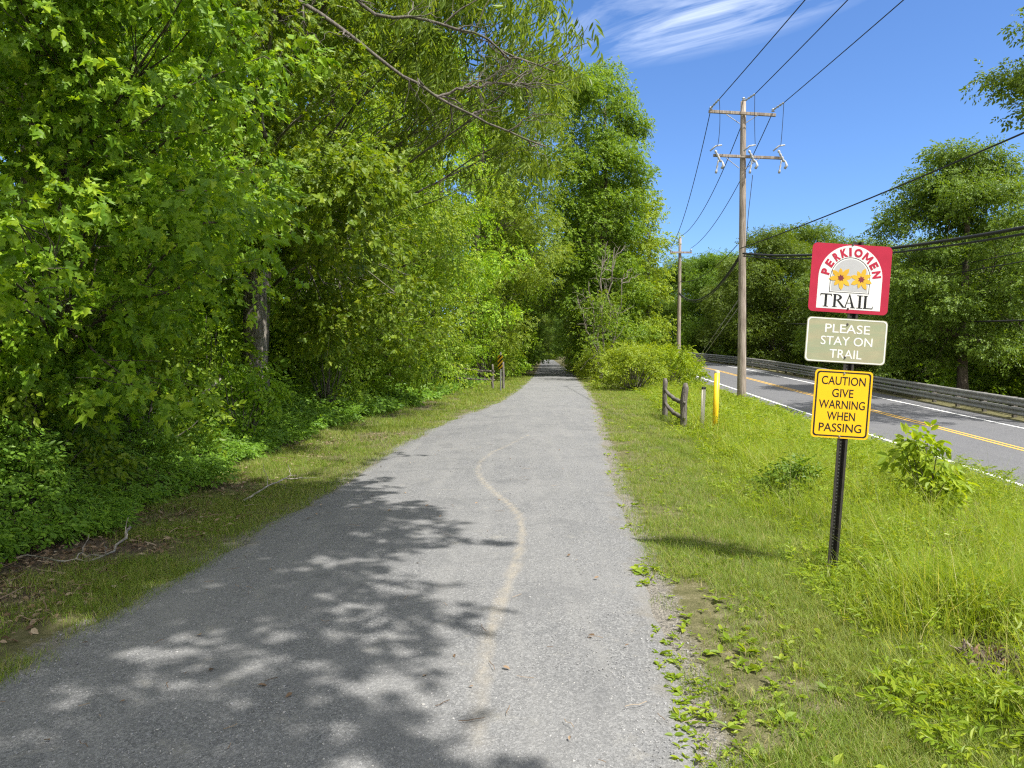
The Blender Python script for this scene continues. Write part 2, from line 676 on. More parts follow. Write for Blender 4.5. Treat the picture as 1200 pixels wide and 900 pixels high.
bw = m.n('ShaderNodeRGBToBW')
m.l(v1, bw.inputs[0])
bw2 = m.n('ShaderNodeRGBToBW')
m.l(v2, bw2.inputs[0])
base = m.ramp(bw.outputs[0], [(.12, (.060, .061, .062)), (.4, (.125, .126, .128)), (.62, (.178, .179, .18)), (.9, (.32, .318, .312))])
fine = m.ramp(bw2.outputs[0], [(.15, (.085, .086, .087)), (.5, (.165, .166, .168)), (.85, (.28, .28, .277))])
c = m.mix(.5, base, fine)
c = m.mix(m.mr(nL, .40, .66, 0, .6), c, (.215, .213, .209))
c = m.mix(m.mr(nS, .48, .70, 0, .5), c, (.228, .225, .218))
nD = m.noise(P, 1.7, 5, .7, .8)
c = m.mix(m.mr(nD, .52, .70, 0, .55), c, (.110, .112, .115))
c = m.mix(m.mr(nM, .60, .78, 0, .55), c, (.30, .285, .25))
tan = m.math('MULTIPLY', m.attr('streak'), m.mr(m.noise(P, 9, 6, .75), .3, .6, .15, 1))
c = m.mix(tan, c, (.37, .32, .24))
ed = m.math('ADD', m.attr('rim'), m.math('MULTIPLY', m.math('SUBTRACT', nM, .5), 1.6))
c = m.mix(m.mr(ed, .5, 1.1, 0, .55), c, (.16, .14, .105))
m.color(c).rough(.92, .2).bump(m.math('ADD', bw.outputs[0], m.math('MULTIPLY', bw2.outputs[0], .6)), .7, .009)
trail = acc.build('trail', m.m, None, True)
tag(trail, 'grey stone dust trail with a pale worn curving line', 'trail', kind='structure')
# the pale winding line: a real mark of lighter grit, from pixels to ground places
sp = [hit(px, py) for px, py in [(618, 512), (598, 523), (578, 532), (563, 544), (560, 556), (566, 568), (580, 581), (596, 594), (608, 608), (612, 625), (610, 645), (604, 667), (596, 690), (585, 715), (575, 745), (569, 775), (566, 800), (562, 850), (560, 885)]]
sp = np.array(sp)[:, :2]
seg = []
for a, b in zip(sp[:-1], sp[1:]):
    for t in np.linspace(0, 1, 8)[:-1]:
        seg.append(a + (b - a) * t)
seg = np.array(seg)
tv = np.stack([TXg.ravel(), TYg.ravel()], 1)
st = np.zeros(len(tv), np.float32)
near = np.where((tv[:, 1] > 2.5) & (tv[:, 1] < 17))[0]
D = np.full(len(near), 9.0)
K = np.zeros(len(near))
for i, q in enumerate(seg):
    d = np.hypot((tv[near, 0] - q[0]), (tv[near, 1] - q[1]) * .6)
    b = d < D
    D[b] = d[b]
    K[b] = i / len(seg)
st[near] = np.clip(1 - (D / (.034 + .016 * K)) ** 2, 0, 1) * np.interp(K, [0, .1, .75, 1], [.95, .8, .55, .22])
sa = trail.data.attributes.new('streak', 'FLOAT', 'POINT')
sa.data.foreach_set('value', st)
ra = trail.data.attributes.new('rim', 'FLOAT', 'POINT')
ra.data.foreach_set('value', np.clip(1 - edgefall.ravel() / .4, 0, 1).astype(np.float32))


def road_sheet(name, la_, lb_, dz, ys, n, mat, parent=None):
    acc = Acc()
    ys = np.asarray(ys, float)
    co = np.cos(np.arctan(rs(ys)))
    lat = np.linspace(la_, lb_, n)
    X = rx(ys)[:, None] + lat[None, :] / co[:, None]
    Yg = np.repeat(ys[:, None], n, 1)
    Z = np.repeat((rz(ys) + dz)[:, None], n, 1) - 0.0008 * lat[None, :] ** 2
    ii = (np.arange(len(ys) - 1)[:, None] * n + np.arange(n - 1)[None, :]).ravel()
    acc.add_arr(np.stack([X.ravel(), Yg.ravel(), Z.ravel()], 1), [np.stack([ii, ii + 1, ii + n + 1, ii + n], 1)])
    return acc.build(name, mat, parent, True)


m = M('asphalt')
P = m.pos()
bw = m.n('ShaderNodeRGBToBW')
m.l(m.voro(P, 70), bw.inputs[0])
nL = m.noise(P, .5, 5, .6)
nW = m.noise(m.mapping(P, (1.6, .05, 1)), 1.0, 3, .6)
c = m.ramp(bw.outputs[0], [(.1, (.07, .07, .075)), (.5, (.108, .109, .115)), (.9, (.165, .166, .172))])
c = m.mix(m.mr(nL, .4, .7, 0, .4), c, (.13, .129, .13))
c = m.mix(m.mr(nW, .5, .75, 0, .5), c, (.085, .085, .09))
m.color(c).rough(.88, .3).bump(bw.outputs[0], .4, .006)
ry = np.concatenate([np.arange(-60, 130, 1.0), np.arange(130, 400, 5.0)])
road = road_sheet('road', -3.75, 3.75, 0, ry, 9, m.m)
tag(road, 'two lane asphalt road bending left beyond the guardrail', 'road', kind='structure')


def paint(name, c):
    m = M(name)
    n1 = m.noise(m.pos(), 25, 5, .7)
    m.color(m.mix(m.mr(n1, .55, .75, 0, .7), c, (.16, .16, .16))).rough(.7, .3)
    return m.m


MAT['wpaint'] = paint('white_road_paint', (.78, .78, .76))
MAT['ypaint'] = paint('yellow_road_paint', (.55, .34, .07))
for a, b in ((-2.97, -2.85), (2.66, 2.78)):
    road_sheet('edge_line', a, b, .006, ry, 2, MAT['wpaint'], road)
for a, b in ((-.17, -.06), (.06, .17)):
    road_sheet('centre_line', a, b, .006, ry, 2, MAT['ypaint'], road)


# ---------------------------------------------------------------- leaf templates
def tmpl_maple():
    h = [(0, 0), (.20, -.05), (.44, .03), (.30, .22), (.57, .47), (.24, .53), (.20, .72), (0, 1)]
    v = [(x, y, 0) for x, y in h] + [(-x, y, 0) for x, y in h[1:-1]]
    n = len(h)
    f1 = list(range(n))
    f2 = [n - 1] + [n + i for i in range(n - 3, -1, -1)] + [0]
    v = np.array(v, float)
    v[:, 2] = .22 * np.abs(v[:, 0]) - .22 * v[:, 1] ** 2
    return v, [np.array([f1]), np.array([f2])]


def tmpl_oval(w=.28, bend=.25):
    v = np.array([(0, 0, 0), (w * .85, .3, 0), (w * .8, .65, 0), (0, 1, 0), (-w * .8, .65, 0), (-w * .85, .3, 0)], float)
    v[:, 2] = .25 * np.abs(v[:, 0]) - bend * v[:, 1] ** 2
    return v, [np.array([[0, 1, 2, 3], [0, 3, 4, 5]])]


def compose(t, places):
    """a sprig: several leaves placed along a twig of length 1"""
    V, Fs, n = [], [], 0
    for pos, ang, tilt, roll, s in places:
        v = t[0] * s
        R = np.array(Matrix.Rotation(ang, 3, 'Z') @ Matrix.Rotation(tilt, 3, 'X') @ Matrix.Rotation(roll, 3, 'Y'))
        V.append(v @ R.T + np.asarray(pos))
        Fs += [f + n for f in t[1]]
        n += len(v)
    by = {}
    for f in Fs:
        by.setdefault(f.shape[1], []).append(f)
    return np.concatenate(V), [np.concatenate(x) for x in by.values()]


def sprig(t, n, s, seed, spread=1.0, hang=0.0):
    r = np.random.default_rng(seed)
    pl = []
    for i in range(n):
        u = (i + .5) / n
        side = 1 if i % 2 else -1
        pl.append(((side * .03, u, -.12 * u * u), -side * (.95 - .55 * u) * spread + r.normal(0, .2), r.normal(-.15 - hang, .3), r.normal(0, .45), s * r.uniform(.75, 1.2)))
    pl.append(((0, 1, -.12), r.normal(0, .2), -.2 - hang, r.normal(0, .3), s))
    return compose(t, pl)


T_MAPLE = tmpl_maple()
_tr = np.random.default_rng(17)


def varied(t, amp, curl):
    v = t[0].copy()
    v[1:, :2] += _tr.normal(0, amp, (len(v) - 1, 2))
    v[:, 2] += curl * v[:, 0] * v[:, 1] + curl * .6 * np.sin(v[:, 1] * 4)
    return v, t[1]


T_MAPLES = [varied(T_MAPLE, .045, c_) for c_ in (-.25, .0, .2, .35)]
T_OVAL = tmpl_oval()
T_LANCE = tmpl_oval(.13, .35)
SPRIG = [sprig(T_OVAL, 5, .42, i) for i in range(3)]
SPRIG_BIG = [sprig(T_OVAL, 4, .62, 10 + i) for i in range(3)]
SPRIG_LANCE = [sprig(T_LANCE, 6, .5, 20 + i, .8, .25) for i in range(3)]
SPRIG_MAPLE = [sprig(T_MAPLES[i % 4], 4, (.52, .42, .58, .47)[i % 4], 30 + i, 1.1) for i in range(6)]
T_NARROW = tmpl_oval(.15, .3)
SPRIG_FINE = [sprig(T_NARROW, 8, .36, 50 + i, 1.0) for i in range(3)]


def unit(v): return v / (np.linalg.norm(v, axis=-1, keepdims=True) + 1e-9)


def scatter(acc, tmpl, pos, d, nrm, size):
    d = unit(d)
    x = unit(np.cross(d, nrm))
    z = np.cross(x, d)
    V, Fs = tmpl
    k = len(V)
    n = len(pos)
    P = pos[:, None, :] + size[:, None, None] * (V[None, :, 0, None] * x[:, None, :] + V[None, :, 1, None] * d[:, None, :] + V[None, :, 2, None] * z[:, None, :])
    off = (np.arange(n) * k)[:, None, None]
    acc.add_arr(P.reshape(-1, 3), [(f[None] + off).reshape(-1, f.shape[1]) for f in Fs])


def leaves(acc, clumps, per, tmpls, size, rng, flat=.6, droop=.35, up=1.0, jit=.5, out=.45):
    """leaf sprigs through the volume of each clump (x, y, z, r)"""
    c = np.asarray(clumps, float)
    cnt = np.maximum(3, (per * c[:, 3] ** 2 * rng.uniform(.75, 1.25, len(c))).astype(int))
    idx = np.repeat(np.arange(len(c)), cnt)
    n = len(idx)
    u = unit(rng.normal(size=(n, 3)))
    rad = c[idx, 3] * rng.random(n) ** .42
    # lobed rather than round clumps
    lob = .75 + .5 * vnoise(u[:, 0] * 2.2 + idx * 3.7, u[:, 1] * 2.2 + u[:, 2] * 1.7, 5)
    p = c[idx, :3] + u * (rad * lob)[:, None] * np.array([1, 1, flat])
    d = u * np.array([1, 1, .4]) + rng.normal(0, jit, (n, 3)) - np.array([0, 0, droop])
    nm = np.array([.42, -.40, up * .62]) + u * out + rng.normal(0, jit * .8, (n, 3))
    s = size * rng.uniform(.7, 1.25, n)
    which = rng.integers(0, len(tmpls), n)
    for j, t in enumerate(tmpls):
        q = which == j
        if q.any():
            scatter(acc, t, p[q], d[q], nm[q], s[q])


def qpath(a, b, lift, n, rng, wob=.04):
    a, b = np.asarray(a, float), np.asarray(b, float)
    t = np.linspace(0, 1, n)[:, None]
    Ln = np.linalg.norm(b - a)
    mid = (a + b) / 2 + np.array([0, 0, lift * Ln])
    p = (1 - t) ** 2 * a + 2 * t * (1 - t) * mid + t ** 2 * b
    w = rng.normal(0, wob * Ln / max(n, 1) ** .5, (n, 3)) * np.sin(t * math.pi)
    return p + w


def limbs(acc, trunk, trad, clumps, kmain, rng, twigs=4, r_main=.4, lift=.06, zmin=.12):
    trunk = np.asarray(trunk, float)
    trad = np.asarray(trad, float)
    c = np.asarray(clumps, float)
    acc.tube(trunk, trad, 12, True, .16)
    cen = c[rng.choice(len(c), min(kmain, len(c)), replace=False), :3]
    for _ in range(6):
        lab = np.argmin(((c[:, None, :3] - cen[None]) ** 2).sum(2), 1)
        for j in range(len(cen)):
            if (lab == j).any():
                cen[j] = c[lab == j, :3].mean(0)
    H = trunk[-1, 2]
    for j in range(len(cen)):
        mem = np.where(lab == j)[0]
        if not len(mem):
            continue
        m_ = cen[j]
        hd = np.hypot(m_[0] - np.interp(m_[2], trunk[:, 2], trunk[:, 0]), m_[1] - np.interp(m_[2], trunk[:, 2], trunk[:, 1]))
        h = np.clip(m_[2] - .55 * hd, zmin * H, H * .97)
        a = np.array([np.interp(h, trunk[:, 2], trunk[:, 0]), np.interp(h, trunk[:, 2], trunk[:, 1]), h])
        r0 = np.interp(h, trunk[:, 2], trad) * r_main
        main = qpath(a, m_, lift, 9, rng)
        acc.tube(main, np.linspace(max(r0, .025), max(r0 * .3, .012), 9), 6, True)
        for q in mem:
            t = rng.uniform(.35, .9)
            k = int(t * 8)
            s = main[k]
            e = c[q, :3]
            rr = max(r0 * (1 - .7 * t) * .55, .010)
            br = qpath(s, e, .05, 6, rng)
            acc.tube(br, np.linspace(rr, max(rr * .3, .005), 6), 5, False)
            for _ in range(twigs):
                u = unit(rng.normal(size=3)) * c[q, 3] * .85 * np.array([1, 1, .6])
                acc.tube(qpath(br[rng.integers(2, 6)], e + u, .03, 4, rng), [max(rr * .4, .006), .005, .004, .003], 3, False)


def tree(name, label, base, trunk, trad, clumps, spec, bark, kmain=7, group=None, seed=1, twigs=4, lift=.06, cat='tree', r_main=.4, extra=None, zmin=.12):
    rng = np.random.default_rng(seed)
    root = thing(name, label, cat, base, 0, group)
    ta = Acc()
    limbs(ta, trunk, trad, clumps, kmain, rng, twigs, r_main, lift, zmin)
    ta.build('trunk', bark, root, True)
    if extra:
        ea_ = Acc()
        extra(ea_, rng)
        ea_.build('bare_limb', MAT['limb'], root, True)
    ca = Acc()
    leaves(ca, clumps, rng=rng, **{k: v for k, v in spec.items() if k != 'mat'})
    ca.build('crown', spec['mat'], root)
    return root


def region(rng, px, py, Y, n, r, grow=0.0):
    """n clump places spread through the piece of air that fills that part of the photograph between two distances"""
    out = []
    for _ in range(n):
        y = rng.uniform(*Y)
        p = at(rng.uniform(*px), rng.uniform(*py), y)
        out.append((*p, r * rng.uniform(.75, 1.25)))
    return out


def open_view(clumps):
    """leave the thick maple trunk free of boughs low down on the trail side"""
    keep = []
    for c in clumps:
        px = 600 + F * c[0] / c[1]
        py = 415 - F * (c[2] - CAMZ) / c[1]
        m_ = F * c[3] / c[1] * .9
        if c[1] < 17.6 and 284 - m_ < px < 318 + m_ and 388 - m_ * .6 < py < 480:
            continue
        keep.append(c)
    return keep


def local(clumps, base):
    c = np.array(clumps, float)
    c[:, :3] -= np.asarray(base)
    return c


def straight(h, r, lean=(0, 0), n=9, seed=0, flare=1.35):
    rng = np.random.default_rng(seed)
    t = np.linspace(0, 1, n)
    p = np.stack([lean[0] * t + np.cumsum(rng.normal(0, .012 * h / n, n)), lean[1] * t + np.cumsum(rng.normal(0, .012 * h / n, n)), -.25 + (h + .25) * t], 1)
    rad = r * (1 - .8 * t ** 1.1)
    rad[0] *= flare
    return p, rad


rg = np.random.default_rng(42)

# ---------------------------------------------------------------- the near trees on the left
# big-leaved maple nearest the camera
b1 = np.array([-5.9, 9.2, gz(-5.9, 9.2)])
cl1 = region(rg, (-160, 250), (-120, 380), (6.4, 9.5), 46, .72)
cl1 += region(rg, (-130, 55), (240, 390), (5.0, 6.0), 9, .36)
cl1 += region(rg, (60, 330), (60, 300), (6.8, 9.5), 20, .6)
cl1 += region(rg, (-150, 260), (-60, 330), (9.5, 12.5), 26, .9)
cl1 += region(rg, (-160, 235), (340, 460), (6.8, 9.5), 26, .5)
cl1 += region(rg, (120, 245), (300, 430), (11, 15), 16, .7)
cl1 = open_view(cl1)
tk, trd = straight(8.5, .17, (-.2, .3), seed=3)
tree('maple_tree', 'nearest maple at left with big lobed leaves and dark slim trunk', b1, tk, trd, local(cl1, b1),
     dict(per=165, tmpls=SPRIG_MAPLE, size=.16, flat=.5, droop=.35, mat=MAT['maple']), MAT['bark'], 8, seed=4)
# maple with the thick rough trunk
p2 = at(300, 475, 17.5)
b2 = np.array([p2[0], p2[1], gz(p2[0], p2[1])])
cl2 = region(rg, (150, 420), (-60, 290), (12.0, 17), 60, .95)
cl2 += region(rg, (320, 440), (160, 300), (10.5, 13), 20, .65)
cl2 += region(rg, (370, 480), (250, 400), (14, 19), 18, .8)
cl2 += region(rg, (120, 330), (-60, 250), (17, 22), 22, 1.2)
cl2 = open_view(cl2)
tk, trd = straight(12.5, .31, (.1, .2), seed=5)
tree('maple_tree', 'sunlit maple with thick furrowed trunk rising from the undergrowth', b2, tk, trd, local(cl2, b2),
     dict(per=140, tmpls=SPRIG_MAPLE, size=.18, flat=.5, droop=.35, mat=MAT['maple']), MAT['bark_pale'], 9, seed=6, zmin=.36)
# the tree over the viewer's left shoulder: its boughs arch over the trail and shade it
b3 = np.array([-4.7, -1.2, gz(-4.7, -1.2)])
cl3 = []
# the ragged line on the trail where its shade ends, carried back up towards the sun
edge_px = [hit(px, py)[:2] for px, py in ((380, 555), (500, 598), (515, 640), (400, 668), (470, 695), (575, 722), (470, 765), (400, 800), (440, 850), (500, 880), (540, 935), (560, 1000), (570, 1100))]
ex = np.array([q[0] for q in edge_px])
eyy = np.array([q[1] for q in edge_px])
od = np.argsort(eyy)
ex, eyy = ex[od], eyy[od]
holes = [hit(px, py)[:2] for px, py in ((275, 800), (190, 765), (70, 885), (345, 662), (385, 790), (120, 690))]


def lift(x, y, z, r):
    """a leafy clump at height z whose shadow falls at (x, y) on the trail"""
    cl3.append((x + z * SUN.x / SUN.z, y + z * SUN.y / SUN.z, z, r))


while len(cl3) < 205:
    y = rg.uniform(1.6, 8.8)
    r = rg.uniform(.42, .85)
    lim = float(np.interp(y, eyy, ex)) - r * .8
    x = rg.uniform(-5.2 if y < 5.0 else -4.2, lim)
    if any(math.hypot(x - q[0], y - q[1]) < .12 + r * .40 for q in holes):
        continue
    lift(x, y, rg.uniform(6.8, 9.6), r)
for px, py, r in ((530, 722, .20), (500, 715, .3), (520, 640, .22), (480, 640, .34), (470, 600, .4), (500, 610, .22), (430, 570, .35), (390, 560, .3), (480, 760, .3), (440, 745, .36), (500, 880, .22), (450, 860, .3), (520, 780, .18), (470, 535, .3), (420, 540, .3)):
    q = hit(px, py)
    lift(q[0], q[1], rg.uniform(7.0, 8.5), r)
for _ in range(58):
    cl3.append((rg.uniform(-5.8, -1.9), rg.uniform(1.0, 6.8), rg.uniform(6.6, 9.5), rg.uniform(.6, 1.0)))
tk, trd = straight(10.0, .26, (1.3, .6), seed=8)
tree('maple_tree', 'large maple behind the viewer whose boughs shade the near trail', b3, tk, trd, local(cl3, b3),
     dict(per=50, tmpls=SPRIG_MAPLE, size=.26, flat=.45, droop=.3, mat=MAT['maple']), MAT['bark'], 9, seed=9)


# long-leaved tree with the bare limb over the trail
def twigged(acc, pts, r0, rng, n, length, depth=2):
    pts = np.asarray(pts, float)
    acc.tube(pts, np.linspace(r0, r0 * .3, len(pts)), 7, False, .1)
    for _ in range(n):
        k = rng.integers(max(1, len(pts) // 4), len(pts) - 1)
        d = unit(pts[k + 1] - pts[k - 1])
        sd = unit(d * .7 + rng.normal(0, .55, 3))
        e = pts[k] + sd * length * rng.uniform(.45, 1.1)
        q = qpath(pts[k], e, rng.uniform(-.08, .1), 7, rng, .12)
        if depth > 1:
            twigged(acc, q, r0 * .38, rng, max(3, n // 3), length * .5, depth - 1)
        else:
            acc.tube(q, np.linspace(max(r0 * .38, .006), .003, len(q)), 4, False)


b4 = np.array([-7.0, 20.3, gz(-7.0, 20.3)])
cl4 = region(rg, (470, 650), (-90, 95), (15.5, 20), 36, .8)
cl4 += region(rg, (590, 655), (20, 150), (17, 20), 12, .6)
cl4 += region(rg, (480, 640), (100, 200), (17.5, 21), 14, .75)
cl4 += region(rg, (330, 560), (-160, 20), (14.5, 18), 20, .9)


def bare_limb(acc, rng):
    a = np.array([np.interp(7.2, [0, 12], [0, .6]), 0, 7.6])
    A = [at(330, -12, 12.6), at(400, 34, 12.6), at(455, 78, 12.7), at(510, 112, 12.9), at(570, 145, 13.2), at(640, 172, 13.8)]
    B = [at(395, -20, 12.8), at(440, 18, 12.8), at(500, 24, 13.0), at(555, 38, 13.3), at(600, 65, 13.6), at(650, 84, 14.0)]
    C = [at(510, 112, 12.9), at(545, 102, 13.0), at(580, 98, 13.2), at(620, 100, 13.5)]
    for pts, r0 in ((A, .048), (B, .042), (C, .028)):
        q = [np.asarray(p) - b4 for p in pts]
        if r0 > .035:
            q = [a, (a + q[0]) / 2 + np.array([0, 0, .25])] + q
        q = np.array(q)
        # resample to a smooth crooked path
        t = np.linspace(0, len(q) - 1, 22)
        qq = np.stack([np.interp(t, np.arange(len(q)), q[:, i]) for i in range(3)], 1)
        qq[1:-1] += rng.normal(0, .022, (20, 3))
        twigged(acc, qq, r0, rng, 13, 1.2)


tk, trd = straight(12.5, .24, (.6, .3), seed=11)
tree('walnut_tree', 'tree with drooping narrow leaves and bare twiggy limb high over trail', b4, tk, trd, local(cl4, b4),
     dict(per=46, tmpls=SPRIG_LANCE, size=.42, flat=.8, droop=1.3, up=.6, mat=MAT['ash']), MAT['bark_grey'], 14, seed=12, twigs=1, r_main=.2, extra=bare_limb)


# ---------------------------------------------------------------- generic woodland trees
def proto(name, label, seed, h, rad, z0, ncl, rcl, spec, bark, kmain=8, shape=1.0, tr_r=.2, twigs=2, group=None, cat='tree', base=(0, 0, 0), bottom=.75, stems=None):
    rng = np.random.default_rng(seed)
    cl = []
    while len(cl) < ncl:
        z = rng.uniform(z0, h)
        t = (z - z0) / (h - z0)
        prof = (bottom + (1 - bottom) * smooth(t / .35)) * (1 - smooth((t - .45) / .55) ** 1.2 * .82)
        R = rad * prof * shape
        a = rng.uniform(0, 2 * math.pi)
        q = R * rng.random() ** .45 * (.8 + .35 * math.sin(a * 3 + seed + z * .7))
        cl.append((q * math.cos(a), q * math.sin(a), z, rcl * rng.uniform(.7, 1.3)))
    tk, trd = straight(h * .93, tr_r, (rng.normal(0, .3), rng.normal(0, .3)), seed=seed)
    return tree(name, label, base, tk, trd, cl, spec, bark, kmain, group, seed, twigs, cat=cat)


mid = dict(per=95, tmpls=SPRIG, size=.29, flat=.55, droop=.4, mat=MAT['mid'])
deep = dict(per=30, tmpls=SPRIG_BIG, size=.36, flat=.5, droop=.4, mat=MAT['deep'])
far = dict(per=70, tmpls=SPRIG_BIG, size=.32, flat=.6, droop=.4, mat=MAT['far'])


def gpos(x, y, dz=0.0): return (x, y, gz(x, y) + dz)


# left row along the trail, low skirts of leaves down to the grass
rowA = proto('woodland_tree', 'pale sunlit tree just past the furrowed maple, leaves down to the grass', 101, 13.0, 3.6, .7, 120, .85, mid, MAT['bark'], base=gpos(-5.0, 22.5), tr_r=.2)
rowB = proto('woodland_tree', 'bushy tree beside the trail before the striped marker', 102, 14.0, 3.8, .6, 130, .85, mid, MAT['bark_grey'], base=gpos(-4.1, 28.5), tr_r=.2)
rowA['group'] = rowB['group'] = 'trees lining the left side of the trail'
GLEFT = 'trees lining the left side of the trail'
for (x, y, rz_, sc, src, lb) in (
        (-3.7, 35, 2.1, 1.25, rowA, 'tall leafy tree rising right behind the striped marker'),
        (-2.2, 49, 1.0, 1.38, rowA, 'tree at the left jamb of the green tunnel mouth'),
        (-7.2, 25, 3.3, 1.15, rowB, 'tree standing behind the first two trailside trees'),
        (-7.4, 33, 5.2, 1.2, rowA, 'tall tree showing its top above the left row')):
    dup(rowA if src is rowA else rowB, gpos(x, y), rz_, sc, lb, GLEFT)
bO = np.array(gpos(-2.6, 45.))
clO = region(rg, (572, 655), (85, 330), (42, 50), 95, 1.05) + region(rg, (560, 612), (320, 430), (42, 49), 30, .9)
tk, trd = straight(15, .24, (1.0, .2), seed=61)
tree('woodland_tree', 'tree leaning its crown over the trail just before the tunnel', bO, tk, trd, local(clO, bO), mid, MAT['bark'], 8, GLEFT, 62, 2)
# inside the wood
d0 = proto('woodland_tree', 'tree inside the dim wood at left', 111, 13.0, 3.8, 1.6, 90, .95, deep, MAT['bark'], base=gpos(-10.5, 12), tr_r=.19, bottom=.5)
d1 = proto('woodland_tree', 'tree inside the dim wood at left', 112, 12.0, 3.4, 1.2, 80, .95, deep, MAT['bark_grey'], base=gpos(-9.5, 19), tr_r=.15, bottom=.5)
GW = 'trees inside the wood at left'
d0['group'] = d1['group'] = GW
for i, (x, y) in enumerate(((-13, 8.5), (-15, 15.5), (-12.5, 23), (-18, 22), (-17, 11), (-21, 16), (-11.5, 30), (-17, 31), (-23, 27), (-12, 40), (-19, 42), (-8.5, 41), (-7, 49), (-27, 36), (-10.5, 5.2))):
    dup(d0 if i % 2 else d1, gpos(x, y), i * 1.7, 1 + .12 * math.sin(i * 2.3), None, GW)

# the tunnel of trees far along the trail
t0 = proto('tall_tree', 'tree of the left rank arching over the far trail', 121, 15.0, 4.2, 1.0, 95, 1.15, far, MAT['bark'], base=gpos(tl(57.) - 2.6, 57), tr_r=.22, bottom=.55)
GT = 'left rank of trees arching over the far trail'
GT2 = 'right rank of trees arching over the far trail'
t0['group'] = GT
for i, y in enumerate((65, 74, 84, 95, 107, 120, 135, 152, 172)):
    dup(t0, gpos(tl(y) - 2.5 - .3 * (i % 2), y), i * 2.4 + 1, .95 + .1 * (i % 3), None, GT)
for i, y in enumerate((62, 70, 79, 89, 100, 113, 127, 143, 162, 185)):
    dup(t0, gpos(tr(y) + 2.6 + .3 * (i % 2), y), i * 1.9 + .4, .95 + .1 * ((i + 1) % 3), 'tree of the right rank arching over the far trail', GT2)
for i, (x, y) in enumerate(((6, 215), (12, 222), (17, 212), (0, 205), (9, 206), (22, 220), (-6, 214), (11, 236), (3, 230))):
    dup(t0, gpos(x, y), i * 1.3, 1.0, 'tree closing the far end of the tunnel', 'trees closing the far end of the trail')

# tall narrow tree right of the tunnel mouth
bt = at(712, 425, 53)
spec_t = dict(per=105, tmpls=SPRIG_BIG, size=.26, flat=.6, droop=.25, mat=MAT['deep'])
rngT = np.random.default_rng(77)
clT = []
for py, x0, x1, n in ((95, 672, 728, 8), (125, 655, 748, 12), (165, 645, 755, 15), (210, 640, 765, 18), (250, 640, 750, 15), (290, 645, 745, 14), (330, 650, 760, 14), (370, 660, 765, 12), (400, 665, 760, 10)):
    for _ in range(int(n * 1.6)):
        clT.append((*at(rngT.uniform(x0 + 8, x1 - 8), py + rngT.uniform(-22, 22), rngT.uniform(50, 56)), rngT.uniform(.85, 1.4)))
tb_ = np.array(gpos(bt[0], 53.))
tk, trd = straight(19, .36, (-.2, 0), seed=15)
tree('tall_tree', 'tallest tree, narrow dense crown standing right of the tunnel mouth', tb_, tk, trd, local(clT, tb_), spec_t, MAT['bark'], 9, seed=16)
# lighter lower tree to its right
clU = []
for py, x0, x1, n in ((215, 745, 762, 3), (250, 735, 775, 7), (290, 730, 785, 10), (330, 735, 788, 11), (365, 735, 785, 9), (395, 735, 785, 8)):
    for _ in range(n):
        clU.append((*at(rngT.uniform(x0 + 6, x1 - 6), py + rngT.uniform(-20, 20), rngT.uniform(53, 59)), rngT.uniform(.8, 1.2)))
ub = np.array(gpos(at(758, 400, 57)[0], 57.))
tk, trd = straight(11, .2, (.2, 0), seed=17)
tree('leafy_tree', 'light green tree between the tallest tree and the small utility pole', ub, tk, trd, local(clU, ub), dict(per=95, tmpls=SPRIG_BIG, size=.27, flat=.6, droop=.3, mat=MAT['bright']), MAT['bark_grey'], 7, seed=18)


# dead vine-hung snag in front of the tallest tree
sb = np.array(gpos(at(706, 420, 45)[0], 45.))
snag = thing('dead_tree', 'bare grey dead tree tangled in vines at the tunnel mouth', 'tree', sb)
sa_ = Acc()
rngS = np.random.default_rng(5)
for dx_, top, ln in ((0, 300, 1), (14, 290, 1), (-16, 330, .8), (26, 320, .8), (-30, 350, .7)):
    e = at(706 + dx_, top, 45 + rngS.uniform(-1, 1)) - sb
    q = qpath((rngS.normal(0, .15), rngS.normal(0, .15), -.2), e, 0, 12, rngS, .06)
    twigged(sa_, q, .09 * ln, rngS, 9, 1.7)
sa_.build('trunk', MAT['deadwood'], snag, True)
vcl = []
for px, py, n in ((690, 400, 6), (720, 385, 7), (700, 365, 5), (735, 400, 6), (712, 345, 3), (685, 375, 4), (728, 360, 4)):
    for _ in range(n):
        vcl.append((*(at(px + rngS.normal(0, 9), py + rngS.normal(0, 9), 44 + rngS.uniform(-1, 1)) - sb), rngS.uniform(.4, .7)))
va = Acc()
leaves(va, vcl, 60, SPRIG, .28, rngS, .8, .6)
va.build('vine', MAT['shrub'], snag)

# trees beyond the road
fm = dict(per=105, tmpls=SPRIG, size=.30, flat=.5, droop=.35, mat=MAT['far'])


def road_tree(name, label, px0, px1, ptop, pbot, Y, n, rc, seed, spec, bark, tr_r=.25, group=None, bottom=.6):
    rng = np.random.default_rng(seed)
    pc = (px0 + px1) / 2
    bx = at(pc, 400, Y)[0]
    base = np.array(gpos(bx, Y))
    cl = []
    hw = (px1 - px0) / 2 / F * Y
    ztop = at(pc, ptop, Y)[2] - base[2]
    zbot = at(pc, pbot, Y)[2] - base[2]
    while len(cl) < n:
        t = rng.random() ** .85
        prof = (bottom + (1 - bottom) * smooth(t / .4)) * (1 - smooth((t - .55) / .45) ** 1.4 * .62)
        a = rng.uniform(0, 2 * math.pi)
        q = (hw - rc * .5) * prof * rng.random() ** .45
        cl.append((q * math.cos(a), q * math.sin(a), zbot + (ztop - rc * .5 - zbot) * t, rc * rng.uniform(.7, 1.3)))
    tk, trd = straight(ztop * .93, tr_r, (rng.normal(0, .25), 0), seed=seed)
    return tree(name, label, base, tk, trd, cl, spec, bark, 8, group, seed, 2)


